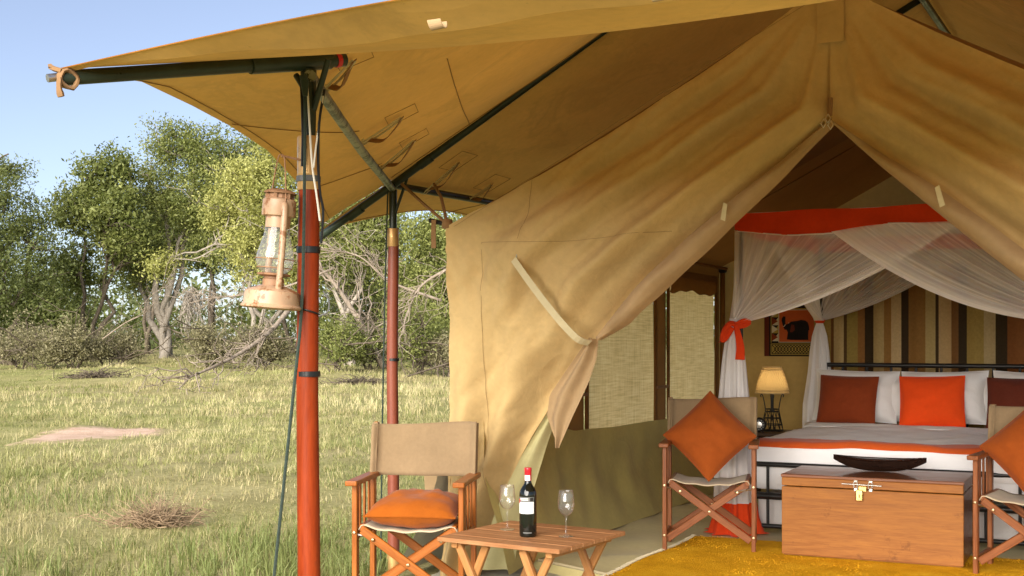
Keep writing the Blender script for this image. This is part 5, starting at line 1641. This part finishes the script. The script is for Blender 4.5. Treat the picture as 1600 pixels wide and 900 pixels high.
rod("band_hem", [nb(NU0 + (NU1 - NU0) * s, NV0 - .010, fz(s)) for s in np.linspace(0, 1, 60)], .004, M['linen'], netr, 5)
def drape(top, tie, sag, folds, seed, swept=True, dens='net', spread=.03, ns=90, nt_=36):
    """net hung from 'top' (list of points, near the post first, swept edge last) and gathered at 'tie'"""
    tp_ = cr(top, ns)
    b = MB()
    d0 = (tp_[-1] - tp_[0]); d0.z = 0; d0.normalize(); nrm = Vector((-d0.y, d0.x, 0))
    def fn(s, t):
        a = tp_[round(s * (ns - 1))]
        g = Vector(tie) + nrm * (spread * math.sin(s * 60)) + d0 * (spread * .8 * (s - .3))
        p = a.lerp(g, t)
        L = (a - Vector(tie)).length
        p.z -= sag * s ** 2.2 * 4 * t * (1 - t) * L
        p += d0 * (-.10 * (1 - s) * math.sin(math.pi * t) * 0)
        f = math.sin(2 * math.pi * folds * s + seed + 1.5 * math.sin(s * 9 + seed))
        p += nrm * (.022 * f * (1 - .55 * t) * min(1, t * 4))
        return p
    b.grid(fn, ns, nt_); return b.build("drape", M[dens], netr, smooth=True)
TIE_Z = 1.31
FL, FR, BL, BR_ = nb(NU0 + .0, NV0 - .02, TIE_Z), nb(NU1, NV0 - .02, TIE_Z), nb(NU0 + .02, NV1 - .03, 1.36), nb(NU1 - .02, NV1 - .03, 1.36)
fpt = lambda s: nb(NU0 + (NU1 - NU0) * s, NV0 - .006, fz(s) + .004)
drape([fpt(s) for s in (0, .15, .3, .45, .58, .66)], FL, .055, 13, 0.0)
drape([fpt(s) - Vector((0, .045 * (1 - s) / .7 + .008, 0)) for s in (1, .85, .7, .55, .42, .30)], FR, .10, 14, 1.0)
spt = lambda s: nb(NU0 - .004, NV0 + (NV1 - NV0) * s, 1.885)
drape([spt(s) for s in (0, .15, .3, .45)], FL + Vector((0, .02, 0)), .05, 9, 2.0)
drape([spt(s) for s in (1, .8, .6, .4)], BL + Vector((0, -.02, 0)), .05, 10, 3.0)
bpt = lambda s: nb(NU0 + (NU1 - NU0) * s, NV1 + .004, 1.885)
drape([bpt(s) for s in (0, .15, .3, .45, .56)], BL, .06, 12, 4.0)
drape([bpt(s) for s in (1, .85, .7, .55, .44)], BR_, .06, 12, 5.0)
spr = lambda s: nb(NU1 + .004, NV0 + (NV1 - NV0) * s, 1.885)
drape([spr(s) for s in (0, .15, .3, .5)], FR + Vector((0, .02, 0)), .05, 9, 6.0); drape([spr(s) for s in (1, .8, .6, .45)], BR_ + Vector((0, -.02, 0)), .05, 9, 7.0)
def tail_col(tie, z0, r1, hem, seed, n=84, squash=.75):
    b = MB(); zt = tie.z
    prof = [(.030, zt + .035), (.022, zt + .012), (.022, zt - .012), (.034, zt - .05), (.052, zt - .12), (.066, zt - .24), (.078, zt - .40), (r1 * .95, zt - .65), (r1, zt - .9), (r1 * 1.02, z0 + hem)]
    fold = lambda q, j: 1 + (.05 + .13 * j) * math.sin(9 * q + seed) + .06 * math.sin(17 * q + 2 * seed + 3 * j) + .03 * math.sin(31 * q)
    b.lathe(prof, n, (tie.x, tie.y, 0), fold)
    o = b.build("gathered_tail", M['net_dense'], netr, smooth=True)
    b = MB(); b.lathe([(r1 * 1.02, z0 + hem), (r1 * 1.12, z0 + hem * .55), (r1 * 1.35, z0 + .02), (r1 * 1.6, z0 + .012)], n, (tie.x, tie.y, 0), lambda q, j: fold(q, 1) * (1 + .1 * math.sin(5 * q + seed)))
    b.build("tail_hem", M['canopy_red'], netr, smooth=True)
    b = MB(); b.lathe([(.030, zt - .014), (.034, zt - .006), (.034, zt + .006), (.030, zt + .014)], 20, (tie.x, tie.y, 0)); b.build("tie_ribbon", M['canopy_red'], netr, auto=60)
tail_col(FL + Vector((0, -.0, 0)), .006, .105, .20, 0.4); tail_col(FR, .006, .105, .16, 1.4); tail_col(BL, .006, .115, .16, 2.2); tail_col(BR_, .006, .115, .16, 3.0)
# bow on the front left tie
def ribbon(path, w0, w1, seed=0):
    c = cr(path, 22); b = MB()
    cx = Matrix.Rotation(-YAW, 3, 'Z') @ Vector((1, 0, 0))
    def fn(a, e):
        p = c[round(e * 21)]; w = w0 + (w1 - w0) * e
        tng = (c[min(21, round(e * 21) + 1)] - c[max(0, round(e * 21) - 1)]).normalized()
        vw = Matrix.Rotation(-YAW, 3, 'Z') @ Vector((0, 1, 0))
        sd_ = tng.cross(vw)
        if sd_.length < .2: sd_ = cx
        sd_.normalize()
        return p + sd_ * (a - .5) * w + vw * (.006 * math.sin(a * 6 + e * 4 + seed))
    b.grid(fn, 6, 22); b.build("bow", M['canopy_red'], netr, smooth=True, solid=.003)
Rm = Matrix.Rotation(-YAW, 3, 'Z')
def vw_(dx, dy, dz): return FL + Rm @ Vector((dx, dy, dz))
ribbon([vw_(0, -.05, -.005), vw_(.05, -.06, .02), vw_(.085, -.055, .010), vw_(.05, -.05, -.01), vw_(.0, -.05, -.012)], .028, .03)
ribbon([vw_(0, -.05, -.002), vw_(-.04, -.065, .0), vw_(-.075, -.06, -.05), vw_(-.082, -.055, -.10), vw_(-.055, -.05, -.08), vw_(-.02, -.05, -.02)], .034, .03, 1)
ribbon([vw_(.0, -.055, .0), vw_(.012, -.075, -.07), vw_(.022, -.09, -.15), vw_(.020, -.095, -.22)], .030, .058, 2)
# a bow ribbon at the far tie
b = MB(); b.lathe([(.028, -.02), (.040, -.004), (.040, .010), (.026, .02)], 16, tuple(BL)); b.build("tie_ribbon", M['canopy_red'], netr, auto=60)

# ================================================================== BEDSIDE, LAMP, CLOCK
LU, LV = .655, 3.9
bt_ = thing("bedside_table", "small dark bedside table between the net and the bed head", "table", T(LU + .02, LV, .004), YAW)
b = MB(); b.box((0, 0, .485), (.42, .42, .026)); b.build("top", M['dark_wood'], bt_, bevel=.004)
for sx in (-1, 1):
    for sy in (-1, 1):
        bar("leg", (sx * .18, sy * .18, 0), (sx * .18, sy * .18, .472), .035, .035, M['dark_wood'], bt_)
b = MB(); b.box((0, 0, .42), (.36, .36, .09)); b.build("apron", M['dark_wood'], bt_, bevel=.003)
lamp = thing("table_lamp", "bedside lamp with a woven cane shade on a black wire stand", "lamp", T(LU, LV, .5035), YAW)
for k in range(4):
    a = k * math.pi / 2 + .4
    ca, sa = math.cos(a), math.sin(a)
    b = MB(); b.tube(cr([(.085 * ca, .085 * sa, 0), (.060 * ca, .060 * sa, .12), (.052 * ca, .052 * sa, .17), (.068 * ca, .068 * sa, .26), (.080 * ca, .080 * sa, .285), (.088 * ca, .088 * sa, .275), (.084 * ca, .084 * sa, .262)], 24), .0042, 6); b.build("stand_leg", M['black_metal'], lamp, auto=60)
for z, r in ((.004, .086), (.05, .077), (.10, .066), (.150, .055), (.17, .052)):
    b = MB(); b.tube([(r * math.cos(a), r * math.sin(a), z) for a in np.linspace(0, 2 * math.pi, 24)], .0036, 5); b.build("stand_ring", M['black_metal'], lamp)
b = MB()
for k in range(12):
    a = k * math.pi / 6
    b.tube([(.086 * math.cos(a), .086 * math.sin(a), .004), (.054 * math.cos(a + .5), .054 * math.sin(a + .5), .16)], .0024, 4)
    b.tube([(.086 * math.cos(a), .086 * math.sin(a), .004), (.054 * math.cos(a - .5), .054 * math.sin(a - .5), .16)], .0024, 4)
o = b.build("wire_lattice", M['black_metal'], lamp); o["kind"] = "stuff"
rod("stem", [(0, 0, .15), (0, 0, .34)], .012, M['black_metal'], lamp, 10); rod("base_cross", [(-.08, 0, .006), (.08, 0, .006)], .006, M['black_metal'], lamp, 6)
SZ0, SZ1, SR0, SR1 = .295, .495, .128, .070
shade = MB(); shade.lathe([(SR0, SZ0), ((SR0 + SR1) / 2 + .008, (SZ0 + SZ1) / 2), (SR1, SZ1)], 40)
N = NT("shade_lining"); N_c = (0.62, 0.46, 0.22)
N.done(N.mixsh(0.55, N.principled(N_c, .8), N.transl(N_c)))
shade_o = shade.build("lamp_shade", N.m, lamp, smooth=True)
b = MB()
def sp(a, t): 
    r = SR0 + (SR1 - SR0) * t + .008 * 4 * t * (1 - t) + .002; return (r * math.cos(a), r * math.sin(a), SZ0 + (SZ1 - SZ0) * t)
for k in range(34):
    a = 2 * math.pi * k / 34
    for sg in (-1, 1):
        b.tube([sp(a + sg * .75 * t, t) for t in np.linspace(0, 1, 7)], .0016, 4)
for t in (0, .10, .90, 1): b.tube([sp(a, t) for a in np.linspace(0, 2 * math.pi, 40)], .0042, 5)
o = b.build("cane_weave", M['cane'], shade_o); o["kind"] = "stuff"
b = MB(); b.lathe([(.001, .33), (.010, .335), (.026, .375), (.028, .40), (.018, .425), (.001, .432)], 18)
N = NT("bulb_glow"); em = N.n("ShaderNodeEmission"); em.inputs[0].default_value = (1, .78, .45, 1); em.inputs[1].default_value = 7.0; N.done(em.outputs[0])
b.build("bulb", N.m, lamp, smooth=True)
clock = thing("alarm_clock", "small round black clock with a shiny dial beside the lamp", "clock", T(.60, 3.73, .4985), YAW + rad(10))
b = MB(); b.lathe([(.001, -.02), (.052, -.02), (.056, -.012), (.056, .012), (.048, .02), (.044, .016), (.001, .016)], 28); o = b.build("case", M['tape'], clock, auto=40); o.matrix_local = Matrix.Translation((0, 0, .062)) @ Matrix.Rotation(rad(90), 4, 'X')
b = MB(); b.lathe([(.001, .0165), (.022, .0165), (.024, .019), (.001, .021)], 20); o = b.build("dial", M['steel'], clock, auto=40); o.matrix_local = Matrix.Translation((0, 0, .062)) @ Matrix.Rotation(rad(90), 4, 'X')
b = MB(); 
for k in range(12): b.box((.036 * math.cos(k * math.pi / 6), .036 * math.sin(k * math.pi / 6), .0172), (.005, .005, .002))
o = b.build("dial_marks", M['cable_white'], clock); o["kind"] = "stuff"; o.matrix_local = Matrix.Translation((0, 0, .062)) @ Matrix.Rotation(rad(90), 4, 'X')
for sx in (-1, 1): bar("foot", (sx * .03, 0, 0), (sx * .022, 0, .016), .014, .02, M['tape'], clock)

# ================================================================== WALL HANGINGS
HU, HZ0, HZ1 = .41, 1.075, 1.50
hang = thing("wall_tapestry", "dark bordered cloth hanging with a black elephant on a red ground", "tapestry", T(HU, TL - .03, HZ0), YAW)
HW, HH = .46, HZ1 - HZ0
def flat(name, x0, x1, z0, z1, y, m, parent=hang, lab=None):
    b = MB(); b.box(((x0 + x1) / 2, -y, (z0 + z1) / 2), (x1 - x0, .002, z1 - z0)); return b.build(name, m, parent, label=lab)
flat("backing", 0, HW, 0, HH, .0, M['black_print']); flat("side_band", .0, .04, 0, HH, .002, M['maroon'])
flat("red_field", .125, HW - .035, .12, HH - .045, .003, M['brickred_print'])
def frame_(x0, x1, z0, z1, w, y, m):
    for k, (a, c, e, g) in enumerate(((x0, x1, z0, z0 + w), (x0, x1, z1 - w, z1), (x0, x0 + w, z0 + w, z1 - w), (x1 - w, x1, z0 + w, z1 - w))): flat("border", a, c, e, g, y, m)
frame_(.055, HW - .012, .012, .105, .006, .004, M['ochre_print']); frame_(.120, HW - .030, .114, HH - .040, .005, .0045, M['cream'])
flat("border", .055, .061, .112, HH - .012, .004, M['ochre_print'])
flat("lattice_field", .066, HW - .022, .024, .094, .0035, M['ochre_print'])
b = MB()
for k in range(14):
    x = .066 + k * .0262
    for sg in (-1, 1):
        x1 = x + sg * .035
        pts = [(x, .026), (x1, .059), (x, .092)]
        for p, q_ in zip(pts, pts[1:]):
            if min(p[0], q_[0]) < .064 or max(p[0], q_[0]) > HW - .02: continue
            dv = Vector((q_[0] - p[0], 0, q_[1] - p[1])).normalized(); nn = Vector((-dv.z, 0, dv.x)) * .003
            A, B_ = Vector((p[0], -.0052, p[1])), Vector((q_[0], -.0052, q_[1]))
            b.add([A + nn, A - nn, B_ - nn, B_ + nn], [(0, 1, 2, 3)])
o = b.build("lattice", M['black_print'], hang); o["kind"] = "stuff"
for k in range(4):
    z = .125 + k * .066
    b = MB(); b.add([(.064, -.0045, z), (.116, -.0045, z + .033), (.064, -.0045, z + .066)], [(0, 1, 2)])
    b.build("triangle", M['cream'] if k % 2 else M['brown_cushion'], hang)
    b = MB(); b.add([(.118, -.0042, z), (.118, -.0042, z + .064), (.068, -.0042, z + .064 if False else z)], [(0, 1, 2)])
    b.build("triangle", M['ochre_print'] if k % 2 else M['cream'], hang)
# elephant silhouette facing left with a raised trunk
EL = [(.00, .185), (.012, .200), (.03, .196), (.028, .175), (.022, .150), (.030, .128), (.048, .118), (.058, .135), (.075, .152), (.10, .157), (.13, .160), (.165, .168), (.20, .163), (.222, .148), (.232, .12), (.236, .08), (.228, .082), (.222, .06), (.226, .03), (.228, .0), (.196, .0), (.194, .03), (.186, .055), (.172, .05), (.170, .0), (.142, .0), (.142, .05), (.128, .06), (.110, .055), (.108, .0), (.080, .0), (.080, .05), (.07, .048), (.066, .004), (.042, .004), (.048, .05), (.052, .078), (.04, .085), (.022, .088), (.012, .108), (.002, .14), (-.004, .165)]
bm = bmesh.new()
vs = [bm.verts.new((.150 + x * .96, -.0065, .135 + z * .98)) for x, z in EL]
fc = bm.faces.new(vs); bmesh.ops.triangulate(bm, faces=[fc])
me = bpy.data.meshes.new("elephant"); bm.to_mesh(me); bm.free(); me.materials.append(M['black_print'])
eo = bpy.data.objects.new("elephant", me); COL.objects.link(eo); eo.parent = hang
b = MB(); b.add([(.216, -.0075, .200), (.228, -.0075, .262), (.252, -.0075, .258), (.256, -.0075, .215), (.236, -.0075, .198)], [(0, 1, 2, 3, 4)]); b.build("ear", M['maroon'], hang)
b = MB(); b.tube([(.178, -.008, .262), (.170, -.008, .248), (.158, -.008, .246)], [.0035, .003, .001], 5); b.build("tusk", M['cream'], hang)
flat("eye", .203, .208, .272, .277, .0085, M['cream'])
flat("top_pattern", .125, HW - .035, HH - .036, HH - .030, .003, M['ochre_print'])

b = MB()      # striped cloth behind the headboard, hanging in soft pleats
def fn(s, t):
    u = .83 + 2.75 * s; z = .02 + 2.0 * t
    z = min(z, WALL + (RIDGE - WALL) * (1 - abs(u - CU) / CU) - .03)
    return (u, TL - .07 - .014 * math.sin(u * 19 + .4 * math.sin(t * 4)) * (1 - .4 * t) - .008 * math.sin(u * 43), z)
b.grid(fn, 220, 12)
sc_ = b.build("striped_curtain", M['stripes'], None, smooth=True, loc=TO, rot=(0, 0, YAW)); tag(sc_, "curtain with dark brown and tan vertical stripes behind the headboard", "curtain")
pull = thing("light_pull", "short white cord with a pinkish red tassel hanging by the curtain edge", "tassel", T(.93, 4.40, 1.30), YAW)
rod("cord", [(0, 0, .0), (0, .0, .10), (.005, .02, .5)], .0025, M['cable_white'], pull, 5)
b = MB(); b.lathe([(.001, -.055), (.013, -.052), (.015, -.03), (.010, .0), (.004, .006), (.001, .008)], 10); b.build("tassel", M['scarlet'], pull, smooth=True)
